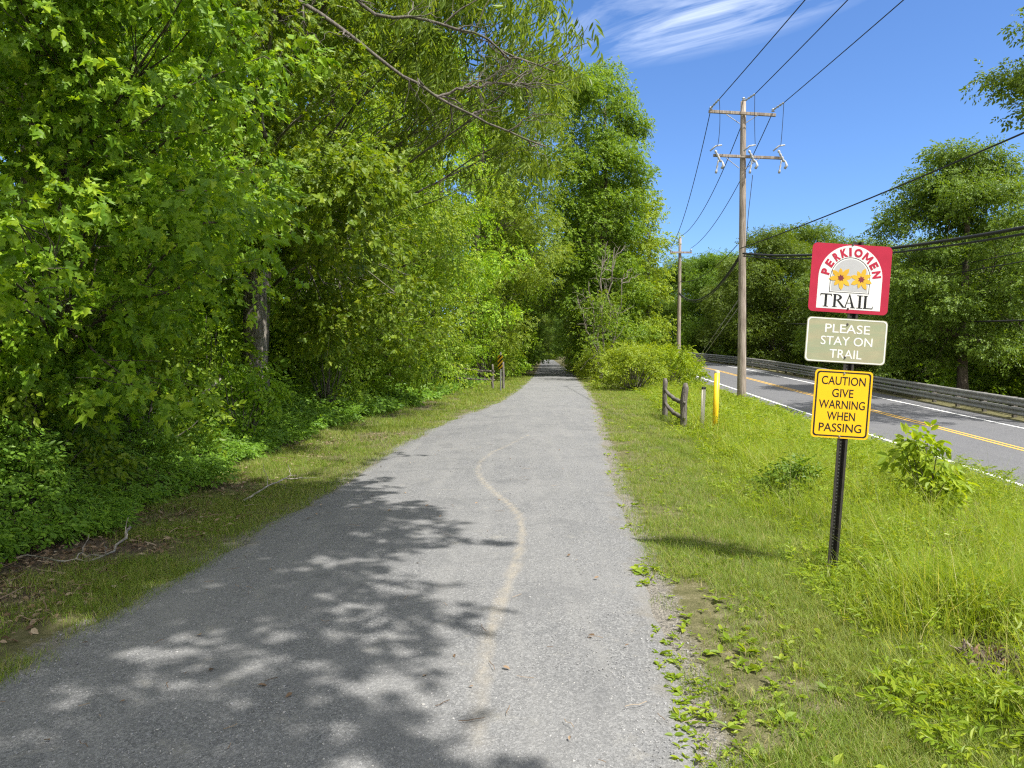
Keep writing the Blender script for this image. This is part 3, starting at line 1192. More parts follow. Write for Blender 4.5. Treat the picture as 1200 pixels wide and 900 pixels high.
big = road_tree('maple_tree', 'big round maple beyond the guardrail right of the signs', 1022, 1235, 165, 430, 36, 190, 1.0, 201, fm, MAT['bark'], .26, bottom=.8)
road_tree('maple_tree', 'maple at right edge reaching a leafy bough into the sky', 1172, 1500, -60, 150, 24, 60, .8, 202, fm, MAT['bark'], .26)
rt = road_tree('roadside_tree', 'dark tree behind the three stacked trail signs', 935, 1075, 275, 440, 50, 125, 1.1, 203, fm, MAT['bark'], .22, bottom=.8)
GROAD = 'trees beyond the road'
rt['group'] = GROAD
big['group'] = GROAD
for (px, Y, sc, rz_, lb) in ((905, 66, 1.25, 1, 'broad tree beyond the road right of the near pole'),
                             (838, 88, 1.35, 2.5, 'tree behind the short far pole'),
                             (870, 80, 1.15, .4, 'lower tree between the near pole and the far short pole'),
                             (800, 104, 1.45, 4, 'distant tree above the bend of the road'),
                             (940, 76, 1.5, 3.1, 'tall tree peeking over the top left of the signs'),
                             (770, 118, 1.4, 1.2, 'distant tree behind the small utility pole'),
                             (1010, 60, 1.15, 5, 'dark tree further back between signs and the big maple'),
                             (1090, 52, 1.1, .9, 'shaded tree behind the big round maple'),
                             (1180, 46, 1.15, 2.2, 'dark tree at the right edge behind the guardrail'),
                             (1150, 62, 1.3, 3.9, 'deepest tree in the shade at right'),
                             (1250, 38, 1.1, 1.8, 'dark leafy tree just past the right edge of the guardrail'),
                             (735, 125, 1.5, 2.9, 'distant tree between tunnel and road'),
                             (860, 125, 1.7, .2, 'hazy green tree farthest up the road')):
    x = at(px, 400, Y)[0]
    dup(rt, gpos(x, Y), rz_, sc, lb, GROAD)

# ---------------------------------------------------------------- shrubs
shr = dict(per=140, tmpls=SPRIG, size=.22, flat=.75, droop=.25, mat=MAT['shrub'])
shb = dict(per=210, tmpls=SPRIG, size=.26, flat=.75, droop=.2, mat=MAT['bright'])


def shrub(name, label, seed, h, rad, n, rc, spec, base, group=None):
    rng = np.random.default_rng(seed)
    cl = []
    for _ in range(n):
        a = rng.uniform(0, 2 * math.pi)
        z = rng.uniform(.12, 1) * h
        q = rad * math.sqrt(rng.random()) * (1 - .55 * (z / h) ** 2)
        cl.append((q * math.cos(a), q * math.sin(a), z, rc * rng.uniform(.7, 1.3)))
    root = thing(name, label, 'shrub', base, 0, group)
    st_ = Acc()
    for c_ in cl:
        st_.tube(qpath((c_[0] * .12, c_[1] * .12, -.08), c_[:3], .1, 6, rng), np.linspace(.009 * h + .002, .004, 6), 5, False)
    st_.build('stem', MAT['bark_grey'], root, True)
    ca = Acc()
    leaves(ca, cl, rng=rng, **{k: v for k, v in spec.items() if k != 'mat'})
    ca.build('foliage', spec['mat'], root)
    return root


GS = 'shrubs along the wood edge at left'
s0 = shrub('wild_shrub', 'shrub low below the furrowed maple trunk', 301, 1.7, 1.1, 26, .36, shr, gpos(-6.9, 15.4), GS)
s1 = shrub('wild_shrub', 'airy shrub right of the furrowed trunk at the grass edge', 302, 2.3, 1.1, 28, .4, shr, gpos(-4.7, 18.8), GS)
for (x, y, rz_, sc, src, lb) in (
        (-7.6, 11.8, 1.0, 1.1, s0, 'shrub in the shade under the nearest maple'),
        (-4.9, 7.2, 4.4, .8, s0, 'small shrub at the left picture edge above the leaf litter'),
        (-4.9, 9.6, 5.3, .95, s1, 'leafy shrub at the foot of the nearest maple boughs'),
        (-4.5, 12.2, .3, .85, s0, 'low rounded shrub facing the shaded start of the grass strip'),
        (-5.6, 13.4, 3.9, 1.0, s1, 'upright shrub left of the furrowed maple trunk'),
        (-6.4, 7.4, 2.0, 1.0, s1, 'tallest shrub of the bank at the left picture edge'),
        (-8.4, 8.6, 3.0, 1.25, s0, 'shrub deep in shade behind the left bank'),
        (-4.5, 22.5, 2.2, 1.15, s0, 'round shrub below the pale sunlit tree'),
        (-4.2, 26.5, .6, 1.2, s1, 'tall shrub where the grass strip narrows'),
        (-3.6, 30.5, 4.2, 1.05, s1, 'shrub touching the striped marker'),
        (-2.9, 36.0, 5.0, 1.3, s0, 'shrub just behind the striped marker'),
        (-1.8, 43.0, 1.6, 1.4, s1, 'shrub nearest the shaded tunnel mouth on the left'),
        (-.8, 51.0, 3.6, 1.5, s0, 'shrub inside the tunnel mouth, left side'),
        (.6, 70, 2.6, 2.0, s1, 'sunlit bush left of the far bright patch of trail')):
    dup(src, gpos(x, y), rz_, sc, lb, GS)

GB = 'bright bushes between trail and road'
r0_ = shrub('wild_shrub', 'broad bright yellow green bush behind the split rail fence', 311, 1.9, 1.7, 52, .33, shb, gpos(*at(745, 440, 33)[:2]), GB)
r1_ = shrub('wild_shrub', 'bright bush under the light green tree left of the fence', 312, 2.1, 1.8, 48, .36, shb, gpos(*at(728, 430, 42)[:2]), GB)
for (px, Y, rz_, sc, src, lb) in (
        (780, 36, 2.0, 1.05, r0_, 'bright bush filling the gap behind the fence posts'),
        (762, 45, .8, 1.15, r0_, 'tallest bright bush below the small utility pole'),
        (792, 43, 3.4, 1.0, r1_, 'bright bush at the edge of the road bend'),
        (703, 47, 5.1, .9, r1_, 'low bush at the foot of the dead vine hung tree'),
        (718, 52, 1.1, 1.1, r0_, 'bush behind the dead vine hung tree'),
        (682, 60, 4.0, 1.1, r1_, 'shaded bush at the right jamb of the tunnel')):
    x = at(px, 430, Y)[0]
    dup(src, gpos(x, Y), rz_, sc, lb, GB)
# leafy sapling in front of the road
sx = at(1085, 580, 8.6)
sap = shrub('sapling', 'leafy light green sapling in tall grass before the road, right of signs', 321, .9, .34, 18, .12, dict(per=620, tmpls=SPRIG_BIG, size=.19, flat=.8, droop=.1, mat=MAT['bright']), gpos(sx[0], 8.6))
wx = hit(935, 590)
shrub('wild_shrub', 'dark small weed bush in the grass left of the sign post', 322, .42, .3, 14, .14, dict(per=900, tmpls=SPRIG, size=.13, flat=.8, droop=.1, mat=MAT['under']), gpos(wx[0], wx[1]))

# understory deep in the wood and beyond the road, so that no bare ground shows between the trunks
us = dict(per=48, tmpls=SPRIG_BIG, size=.34, flat=.8, droop=.25, mat=MAT['deep'])
GU = 'understory bushes inside the left wood'
u0 = shrub('understory_bush', 'leafy understory bush in the shade of the left wood', 331, 3.2, 1.9, 46, .62, us, gpos(-9.8, 9.0), GU)
for i, (x, y) in enumerate(((-9.2, 14), (-8.4, 17), (-12, 17), (-10.8, 21.5), (-13.5, 12.5), (-14.5, 19.5), (-8.8, 25), (-12.5, 27), (-16, 25.5), (-8.2, 30), (-13, 34), (-18, 36), (-7.6, 37), (-11, 45), (-17, 14), (-19, 19), (-21, 24), (-24, 31), (-16.5, 8), (-20, 11.5), (-6.2, 45), (-5.2, 53), (-25, 20), (-22, 40), (-15, 48))):
    dup(u0, gpos(x, y), i * 2.1, 1.0 + .25 * math.sin(i * 1.9), None, GU)
GU3 = 'bushes under the trees along the far trail'
for i, y in enumerate((60, 66, 73, 80, 90, 100, 112, 126, 142, 160, 180)):
    dup(u0, gpos(tl(y) - 3.2, y), i * 1.3, (1, 1, .8 + .2 * math.sin(i * 2.2)), 'bush under the trees left of the far trail', GU3)
    dup(u0, gpos(tr(y) + 3.4, y + 3), i * 2.3, (1, 1, .8 + .2 * math.sin(i * 3.2)), 'bush under the trees right of the far trail', GU3)
for i, x in enumerate((-3, 2, 6.5, 10.5, 14.5, 19)):
    dup(u0, gpos(x, 203 + 2 * (i % 2)), i * 1.1, 1.3, 'bush closing the view at the end of the trail', GU3)
GU2 = 'dark bushes beyond the guardrail'
for i, (lat, y) in enumerate(((9.5, 18), (11, 23), (9.2, 28), (11.5, 33), (9.5, 38), (12, 44), (10, 50), (12.5, 57), (10, 64), (12, 72), (10.5, 80), (9.5, 90), (10, 100), (16, 30), (17, 40), (18, 52), (18, 66), (14, 108), (8, 112))):
    x = float(rx(y)) + lat
    dup(u0, gpos(x, y), i * 1.7, (1.25, 1.25, 1.05 + .3 * math.sin(i * 2.7)), 'dark leafy bush in the shade beyond the guardrail', GU2)


# ---------------------------------------------------------------- grass, weeds, undergrowth, litter
def blades(acc, x, y, z, h, w, rng, per, lean=.5, spread=.05, segs=2):
    n = len(x) * per
    px = np.repeat(x, per) + rng.normal(0, spread, n)
    py = np.repeat(y, per) + rng.normal(0, spread, n)
    pz = np.repeat(z, per)
    hh = np.repeat(h, per) * rng.uniform(.55, 1.2, n)
    ww = np.repeat(w, per) * rng.uniform(.7, 1.3, n)
    a = rng.uniform(0, 2 * math.pi, n)
    ln = np.abs(rng.normal(lean, .3, n)) * hh
    dxy = np.stack([np.cos(a), np.sin(a)], 1)
    sxy = np.stack([-dxy[:, 1], dxy[:, 0]], 1)
    tw = rng.normal(0, .5, n)
    sxy = sxy * np.cos(tw)[:, None] + dxy * np.sin(tw)[:, None]
    V = np.zeros((n, 2 * segs + 1, 3))
    for s in range(segs + 1):
        t = s / segs
        c = np.stack([px, py], 1) + dxy * (ln * t ** 1.8)[:, None]
        zz = pz + hh * (t - .22 * t * t * np.minimum(1, ln / hh)) - .01
        wd = ww * (1 - t) ** .7 * .5
        if s < segs:
            V[:, 2 * s, :2] = c - sxy * wd[:, None]
            V[:, 2 * s + 1, :2] = c + sxy * wd[:, None]
            V[:, 2 * s, 2] = V[:, 2 * s + 1, 2] = zz
        else:
            V[:, 2 * s, :2] = c
            V[:, 2 * s, 2] = zz
    k = 2 * segs + 1
    off = (np.arange(n) * k)[:, None]
    fs = [off + np.array([[2 * s, 2 * s + 1, 2 * s + 3, 2 * s + 2]]) for s in range(segs - 1)]
    fs.append(off + np.array([[2 * segs - 2, 2 * segs - 1, 2 * segs]]))
    quads = np.concatenate([f for f in fs if f.shape[1] == 4]) if segs > 1 else None
    tri = fs[-1]
    acc.add_arr(V.reshape(-1, 3), ([quads] if quads is not None else []) + [tri])


def ydist(n, a, b, rng, p=1.0):
    """distances, thinning out as they get farther"""
    u = rng.random(n)
    if p == 1:
        return a * (b / a) ** u
    q = 1 - p
    return (a ** q + u * (b ** q - a ** q)) ** (1 / q)


def tall_from(Y): return tr(Y) + .86 + .055 * np.minimum(Y, 25) + (fbm(Y * .6, Y * 0, 51, 3) - .5) * .8


r_ = np.random.default_rng(900)
ROT = hit(1162, 800)


def clear_of_rot(X, Y):
    return np.hypot(X - ROT[0] + .05, (Y - ROT[1] + .10) * .75) > .16


# mown grass right of the trail
acc = Acc()
n = 40000
Y = ydist(n, 1.9, 65, r_, 1.35)
a_, b_ = tr(Y) - .22, np.minimum(tall_from(Y) + .5, rx(Y) - 4)
X = a_ + (b_ - a_) * r_.random(n) ** .9
dens = fbm(X * 1.6, Y * 1.6, 61, 4)
keep = dens + .42 * np.clip((X - tr(Y)) / .9, 0, 1) - .40 > r_.random(n) * .34
X, Y = X[keep], Y[keep]
far_ = np.clip(Y / 12, .8, 3.2)
hh = (.045 + .045 * fbm(X * .8, Y * .8, 62, 3) + .03 * np.clip((X - tr(Y) - .6) / .8, 0, 1)) * np.clip((X - tr(Y) + .25) / .4, .35, 1)
blades(acc, X, Y, ground(X, Y), hh * (1 + .12 * far_), .0042 * far_, r_, 8, .7, .035 * np.sqrt(far_).mean())
o = acc.build('mown_grass', MAT['grass'])
tag(o, 'short patchy mown grass along the right side of the trail', 'grass', kind='stuff')
# left strip
acc = Acc()
n = 34000
Y = ydist(n, 2.2, 60, r_, 1.3)
gap = np.clip(1.6 + .055 * (Y - 8), 1.3, 2.7)
X = tl(Y) + .10 - (gap + .5) * r_.random(n)
d = tl(Y) - X
dens = fbm(X * 1.5, Y * 1.5, 71, 4)
near_ = smooth((11 - Y) / 6)
keep = dens - .27 - .30 * near_ * smooth((d - .4) / .6) + .0 * d > r_.random(n) * (.22 + .1 * near_)
X, Y = X[keep], Y[keep]
far_ = np.clip(Y / 12, .8, 3.2)
hh = (.05 + .10 * fbm(X * .9, Y * .9, 72, 3) * np.clip((tl(Y) - X) / .8, .3, 1))
blades(acc, X, Y, ground(X, Y), hh * (1 + .1 * far_), .0045 * far_, r_, 8, .7, .05)
o = acc.build('verge_grass', MAT['grass'])
tag(o, 'grass strip between the left trail edge and the wood', 'grass', kind='stuff')
# tall rough grass down to the road
acc = Acc()
n = 27000
Y = ydist(n, 1.7, 62, r_, 1.25)
a_, b_ = tall_from(Y), rx(Y) - 3.95
ok = b_ > a_
Y, a_, b_ = Y[ok], a_[ok], b_[ok]
X = a_ + (b_ - a_) * r_.random(len(Y))
k_ = clear_of_rot(X, Y) & (fbm(X * 2.1, Y * 2.1, 83, 3) + r_.normal(0, .05, len(X)) > .40)
X, Y, a_, b_ = X[k_], Y[k_], a_[k_], b_[k_]
far_ = np.clip(Y / 9, .9, 3.2)
rise = np.clip((X - a_) / .5, .45, 1) * np.clip((b_ - X) / 1.2, .35, 1)
hh = (.22 + .56 * fbm(X * .75, Y * .75, 81, 3) ** 1.2) * rise
blades(acc, X, Y, ground(X, Y), hh, .0050 * far_, r_, 9, .6, .09)
q = r_.random(len(X)) < .10
blades(acc, X[q], Y[q], ground(X[q], Y[q]), hh[q] * 1.45 + .12, .0035 * far_[q], r_, 2, .9, .1, 4)
o = acc.build('tall_grass', MAT['tall'])
tag(o, 'tall bright yellow green rough grass on the slope down to the road', 'grass', kind='stuff')
# fine-leaved weeds woven through it
acc = Acc()
n = 34000
Y = ydist(n, 1.7, 40, r_, 1.3)
a_, b_ = tall_from(Y) - .1, rx(Y) - 4.1
ok = b_ > a_
Y, a_, b_ = Y[ok], a_[ok], b_[ok]
X = a_ + (b_ - a_) * r_.random(len(Y))
clumpy = fbm(X * .8, Y * .8, 91, 3)
k_ = (clumpy > .30) & clear_of_rot(X, Y) & (fbm(X * 2.1, Y * 2.1, 83, 3) + r_.normal(0, .06, len(X)) > .36)
X, Y, a_, b_, clumpy = X[k_], Y[k_], a_[k_], b_[k_], clumpy[k_]
rise = np.clip((X - a_) / .9, .25, 1) * np.clip((b_ - X) / 1.0, .4, 1)
hh = (.10 + .62 * (clumpy - .28)) * rise
z = ground(X, Y) + hh * r_.uniform(.35, 1.25, len(X))
an = r_.uniform(0, 2 * math.pi, len(X))
d = np.stack([np.cos(an), np.sin(an), r_.uniform(-.2, .9, len(X))], 1)
nm = np.stack([r_.normal(0, .4, len(X)), r_.normal(0, .4, len(X)), np.ones(len(X))], 1)
s = (.075 + .05 * r_.random(len(X))) * np.clip(Y / 10, .9, 2.2)
wh = np.where(fbm(X * 1.3, Y * 1.3, 93, 2) + r_.normal(0, .1, len(X)) > .52, 0, 3) + r_.integers(0, 3, len(X))
for j in range(6):
    q = wh == j
    scatter(acc, SPRIG[j] if j < 3 else SPRIG_FINE[j - 3], np.stack([X, Y, z], 1)[q], d[q], nm[q], s[q] * (1 if j < 3 else 1.5))
o = acc.build('roadside_weeds', MAT['weed'])
tag(o, 'bright small leaved weeds woven through the tall grass', 'weeds', kind='stuff')
# flat rosettes and clover by the trail edge
acc = Acc()
n = 2300
Y = ydist(n, 2.0, 24, r_, 1.3)
X = tr(Y) - .12 + 1.5 * r_.random(n) ** 1.2
k_ = fbm(X * 1.9, Y * 1.3, 111, 3) + r_.normal(0, .05, n) > .53
for x, y in zip(X[k_], Y[k_]):
    zz = gz(x, y)
    m_ = r_.integers(3, 8)
    an = r_.uniform(0, 6.28, m_)
    dd = np.stack([np.cos(an), np.sin(an), r_.uniform(.1, .9, m_)], 1)
    sz = r_.choice([.022, .034, .055], p=[.6, .36, .04]) * (1 + .02 * y)
    scatter(acc, T_OVAL if r_.random() < .6 else T_NARROW, np.tile([x, y, zz + .015], (m_, 1)), dd, np.tile([0, 0, 1.], (m_, 1)) + r_.normal(0, .3, (m_, 3)), sz * r_.uniform(.7, 1.4, m_))
o = acc.build('broadleaf_weeds', MAT['weed'])
tag(o, 'flat broad leaved weed rosettes dotted over the mown verge', 'weeds', kind='stuff')


# undergrowth bank at left
def uheight(d, Y):
    near = smooth((13 - Y) / 5)
    return (.22 + (.38 + 1.0 * near) * smooth(d / 1.9)) * (.55 + 1.05 * fbm(d * 1.5, Y * 1.2, 95, 4))


acc = Acc()
n = 50000
Y = ydist(n, 3.2, 55, r_, 1.45)
gap = np.clip(1.55 + .055 * (Y - 8), 1.5, 2.6) + (fbm(Y * .9, Y * 0, 97, 3) - .5) * .8
d = 5.5 * r_.random(n) ** 1.25
X = tl(Y) - gap - d
hh = uheight(d, Y)
z = ground(X, Y) + hh * r_.uniform(.15, 1.05, n) ** .6
an = r_.uniform(0, 2 * math.pi, n)
dv = np.stack([np.cos(an) + .5, np.sin(an) - .4, r_.uniform(-.5, .6, n)], 1)
nm = np.stack([r_.normal(.55, .4, n), r_.normal(-.5, .4, n), np.ones(n)], 1)
s = (.09 + .09 * r_.random(n)) * np.clip(Y / 11, .85, 2.0)
wh = np.where(fbm(d * 1.1, Y * 1.1, 96, 2) + r_.normal(0, .08, n) > .5, 0, 3) + r_.integers(0, 3, n)
for j in range(6):
    q = wh == j
    scatter(acc, SPRIG[j] if j < 3 else SPRIG_FINE[j - 3], np.stack([X, Y, z], 1)[q], dv[q], nm[q], s[q])
o = acc.build('undergrowth', MAT['under'])
tag(o, 'dense green undergrowth of vines and herbs along the wood edge', 'undergrowth', kind='stuff')
# dead leaves and twigs on the bank
acc = Acc()
n = 11000
Y = ydist(n, 2.3, 16, r_, 1.2)
X = tl(Y) - .25 - 2.5 * r_.random(n) ** .8
k_ = fbm(X * 1.3, Y * 1.3, 98, 3) + .25 * smooth((tl(Y) - X - .4) / .8) - .16 * smooth((Y - 7) / 3) > .50
X, Y = X[k_], Y[k_]
n = len(X)
an = r_.uniform(0, 6.28, n)
scatter(acc, T_OVAL, np.stack([X, Y, ground(X, Y) + .012 + .02 * r_.random(n)], 1), np.stack([np.cos(an), np.sin(an), r_.normal(0, .25, n)], 1), np.stack([r_.normal(0, .45, n), r_.normal(0, .45, n), np.ones(n)], 1), r_.uniform(.022, .065, n))
for _ in range(420):
    y = ydist(1, 2.6, 13, r_, 1)[0]
    x = tl(y) - .4 - 2.0 * r_.random()
    a = r_.uniform(0, 6.28)
    ln = r_.uniform(.06, .30)
    p = np.array([x, y, gz(x, y) + .02])
    acc.tube(qpath(p, p + np.array([math.cos(a) * ln, math.sin(a) * ln, r_.uniform(0, .05)]), .03, 4, r_, .1), r_.uniform(.0015, .004), 4, False)
o = acc.build('leaf_litter', MAT['litter'])
tag(o, 'brown dead leaves and twigs strewn on the left bank', 'leaf litter', kind='stuff')
# crumbs on the trail
acc = Acc()
for _ in range(130):
    y = ydist(1, 2.7, 14, r_, 1.1)[0]
    u = r_.random()
    x = tl(y) + (tr(y) - tl(y)) * (u ** 1.3)
    a = r_.uniform(0, 6.28)
    zz = .045
    if r_.random() < .55:
        ln = r_.uniform(.03, .12)
        p = np.array([x, y, zz])
        acc.tube(qpath(p, p + np.array([math.cos(a) * ln, math.sin(a) * ln, 0]), .03, 4, r_, .1), .0016, 4, False)
    else:
        scatter(acc, T_OVAL, np.array([[x, y, zz]]), np.array([[math.cos(a), math.sin(a), 0.]]), np.array([[r_.normal(0, .3), r_.normal(0, .3), 1.]]), np.array([r_.uniform(.02, .05)]))
o = acc.build('trail_debris', MAT['litter'])
tag(o, 'small twigs and dry leaf bits scattered on the grey trail', 'debris', kind='stuff')
# loose chippings
acc = Acc()
n = 9000
Y = ydist(n, 2.4, 12, r_, 2.0)
u = r_.random(n)
X = tl(Y) - .15 + (tr(Y) - tl(Y) + .3) * u
oct_v = np.array([(1, 0, 0), (0, 1, 0), (-1, 0, 0), (0, -1, 0), (0, 0, .7), (0, 0, -.7)], float)
oct_f = np.array([(0, 1, 4), (1, 2, 4), (2, 3, 4), (3, 0, 4), (1, 0, 5), (2, 1, 5), (3, 2, 5), (0, 3, 5)])
an = r_.uniform(0, 6.28, n)
s = r_.uniform(.0025, .0065, n) * np.where(r_.random(n) < .04, 1.8, 1)
zc = .014 + .022 * (1 - (2 * np.clip(u, 0, 1) - 1) ** 2)
inside = (X > tl(Y) + .12) & (X < tr(Y) - .12)
zc = np.where(inside, zc, np.maximum(ground(X, Y), .004))
scatter(acc, (oct_v * np.array([1, .75, 1]), [oct_f]), np.stack([X, Y, zc], 1), np.stack([np.cos(an), np.sin(an), r_.normal(0, .4, n)], 1), np.stack([r_.normal(0, .4, n), r_.normal(0, .4, n), np.ones(n)], 1), s)
m = M('chippings')
rr = m.n('ShaderNodeNewGeometry').outputs['Random Per Island']
m.color(m.ramp(rr, [(0, (.13, .13, .135)), (.5, (.25, .25, .255)), (.85, (.30, .295, .29)), (1, (.38, .37, .345))])).rough(.85, .25)
o = acc.build('loose_gravel', m.m)
tag(o, 'loose grey stone chippings lying on the near trail', 'gravel', kind='stuff')

# ---------------------------------------------------------------- fallen branches and rotten wood
for pts, r0, lb in (([(258, 444), (232, 466), (196, 478), (150, 492)], .022, 'long pale bare fallen branch leaning in the undergrowth at left'),
                    ([(150, 618), (148, 640), (120, 662), (60, 668)], .014, 'grey crooked fallen branch on the leaf litter at left'),
                    ([(285, 590), (330, 570), (372, 562)], .012, 'thin fallen branch at the shaded grass edge')):
    acc = Acc()
    if pts[0][1] < 500:
        P3 = [at(px, py, 11.0 - .4 * i) for i, (px, py) in enumerate(pts)]
    else:
        P3 = [hit(px, py) + np.array([0, 0, .03 + .05 * (i % 2)]) for i, (px, py) in enumerate(pts)]
    P3 = np.array(P3)
    t = np.linspace(0, len(P3) - 1, 14)
    q = np.stack([np.interp(t, np.arange(len(P3)), P3[:, i]) for i in range(3)], 1)
    q[1:-1] += r_.normal(0, .012, (12, 3))
    twigged(acc, q, r0, r_, 5, .35, 1)
    tag(acc.build('fallen_branch', MAT['bark_pale'], None, True), lb, 'branch')

p = ROT
acc = Acc()
rw = np.random.default_rng(3)
for i in range(80):
    a = rw.uniform(0, 6.28)
    ln = rw.uniform(.02, .11)
    c0 = np.array([p[0] + np.clip(rw.normal(0, .05), -.10, .11), p[1] + np.clip(rw.normal(.04, .06), -.06, .15), p[2] + rw.uniform(.0, .10)])
    e = c0 + np.array([math.cos(a) * ln, math.sin(a) * ln, rw.uniform(-.02, .09)])
    acc.tube(qpath(c0, e, .1, 5, rw, .1), np.array([.008, .017, .016, .010, .003]) * rw.uniform(.45, 1.15), 5, True, 1.0)
acc.tube([p + np.array(q) for q in ((-.13, -.05, .0), (-.05, 0, .045), (.03, .05, .06), (.10, .10, .03), (.15, .16, -.01))], [.02, .05, .06, .05, .015], 8, True, .7)
m = M('rotten_wood')
n1 = m.noise(m.obj(), 22, 6, .7)
rr = m.n('ShaderNodeNewGeometry').outputs['Random Per Island']
c = m.ramp(rr, [(0, (.05, .04, .03)), (.35, (.20, .16, .13)), (.6, (.33, .28, .24)), (.85, (.30, .15, .07)), (1, (.42, .38, .33))])
m.color(m.mix(m.mr(n1, .4, .7, 0, .7), c, (.06, .045, .035))).rough(.95, .1).bump(n1, 1, .02)
tag(acc.build('rotten_wood', m.m), 'crumbling pinkish grey rotten wood lying in the weeds at lower right', 'rotten wood')


# ---------------------------------------------------------------- the trail sign
def text_mesh(body, offset=0.0, extrude=0.0, shear=0.0):
    cu_ = bpy.data.curves.new('lettering', 'FONT')
    cu_.body = body
    cu_.offset = offset
    cu_.extrude = extrude
    cu_.resolution_u = 4
    o = bpy.data.objects.new('lettering', cu_)
    COL.objects.link(o)
    dg = bpy.context.evaluated_depsgraph_get()
    dg.update()
    me = bpy.data.meshes.new_from_object(o.evaluated_get(dg))
    bpy.data.objects.remove(o)
    v = np.empty(len(me.vertices) * 3)
    me.vertices.foreach_get('co', v)
    fs = [tuple(p.vertices) for p in me.polygons]
    bpy.data.meshes.remove(me)
    bpy.data.curves.remove(cu_)
    return v.reshape(-1, 3), fs


def letters(acc, body, cx, cz, w, h, y, offset=0.0, rot=0.0, thick=.0008):
    """flat lettering fitted into a w x h box centred at (cx, cz), facing -Y"""
    v, fs = text_mesh(body, offset, .5)
    lo, hi = v.min(0), v.max(0)
    if w is None:
        w = h * (hi[0] - lo[0]) / (hi[1] - lo[1])
    x = (v[:, 0] - (lo[0] + hi[0]) / 2) / (hi[0] - lo[0]) * w
    z_ = (v[:, 1] - (lo[1] + hi[1]) / 2) / (hi[1] - lo[1]) * h
    dpt = np.where(v[:, 2] > 0, y - thick, y)
    c, s = math.cos(rot), math.sin(rot)
    acc.add(np.stack([cx + x * c - z_ * s, dpt, cz + x * s + z_ * c], 1), fs)
    return w


def rrect(w, h, r, k=6, cx=0, cz=0):
    pts = []
    for sx_, sz_, a0 in ((1, 1, 0), (-1, 1, 90), (-1, -1, 180), (1, -1, 270)):
        for i in range(k + 1):
            a = math.radians(a0 + 90 * i / k)
            pts.append((cx + sx_ * (w / 2 - r) + r * math.cos(a), cz + sz_ * (h / 2 - r) + r * math.sin(a)))
    return pts


def arch(w, zb, zc, r, k=24, cx=0):
    """a window outline with a round head: half width w, sill zb, centre of the arc zc, radius r"""
    pts = [(cx - w, zb), (cx + w, zb)]
    for i in range(k + 1):
        a = math.pi * i / k
        pts.append((cx + math.cos(a) * w, zc + math.sin(a) * r))
    return pts


def sign_mat(name, c, var=.12, rough=.45, streak=0.0, c2=None):
    m = M(name)
    n1 = m.noise(m.obj(), 9, 6, .6)
    n2 = m.noise(m.mapping(m.obj(), (3, 1, 22)), 1.0, 4, .6)
    col = m.mix(m.mr(n1, .3, .7), tuple(x * (1 - var) for x in c), c)
    if c2:
        col = m.mix(m.mr(n2, .4, .65, 0, streak), col, c2)
    m.color(col).rough(.85, .12)
    return m.m


MAT['s_red'] = sign_mat('crimson_sign_paint', (.44, .030, .062), .14)
MAT['s_white'] = sign_mat('white_sign_paint', (.74, .73, .71), .1)
MAT['s_grey'] = sign_mat('grey_sign_paint', (.44, .44, .45), .08)
MAT['s_black'] = sign_mat('black_sign_paint', (.022, .022, .024), .1)
MAT['s_petal'] = sign_mat('yellow_petal_paint', (.74, .44, .05), .35)
MAT['s_heart'] = sign_mat('purple_flower_heart', (.20, .045, .06), .2)
MAT['s_olive'] = sign_mat('faded_olive_sign_paint', (.37, .345, .225), .16, .5, .85, (.27, .31, .20))
MAT['s_yellow'] = sign_mat('yellow_sign_paint', (.84, .47, .018), .06)
MAT['s_back'] = plain('sign_metal', (.35, .36, .37), .45, .5, .7)
MAT['post'] = plain('sign_post_metal', (.050, .045, .040), .5, .4, .35, .3, 20)
MAT['galv'] = plain('galvanised_steel', (.33, .325, .31), .6, .4, .35, .3, 5, (.17, .14, .11), .5)
MAT['bolt'] = plain('bolt_steel', (.10, .09, .09), .5, .5, .7)

pS = hit(974, 674)
YS = pS[1]
mp = YS / F                       # metres per photograph pixel at the sign
sg = thing('trail_sign', 'three stacked trail signs on a leaning dark perforated post', 'sign', pS)
sg.rotation_euler = (0, math.radians(3.6), 0)
sgm = Matrix.Rotation(math.radians(-3.6), 2)


def sl(px, py):
    """place on the sign's own plane of a pixel of the photograph"""
    q = at(px, py, YS) - pS
    a = math.radians(3.6)
    return (q[0] * math.cos(a) - q[2] * math.sin(a), q[0] * math.sin(a) + q[2] * math.cos(a))


# post: a flanged U channel with a row of holes
acc = Acc()
ztop = sl(996, 283)[1]
prof = [(-.038, -.006), (-.038, -.010), (-.021, -.010), (-.014, .022), (.014, .022), (.021, -.010), (.038, -.010), (.038, -.006), (.024, -.006), (.017, .026), (-.017, .026), (-.024, -.006)]
nb = len(prof)
v = np.array([(x, y, z) for z in (-.35, ztop) for x, y in prof])
acc.add(v, [tuple(range(nb - 1, -1, -1)), tuple(range(nb, 2 * nb))] + [(i, (i + 1) % nb, nb + (i + 1) % nb, nb + i) for i in range(nb)])
post = acc.build('post', MAT['post'], sg)
acc = Acc()
zz = .02
while zz < ztop - .02:
    a = np.arange(10) * 2 * math.pi / 10
    acc.prism(np.stack([np.cos(a) * .0055, zz + np.sin(a) * .0055], 1), .0195, .0225)
    zz += .0254
acc.build('bolt_hole', MAT['galv'], post)


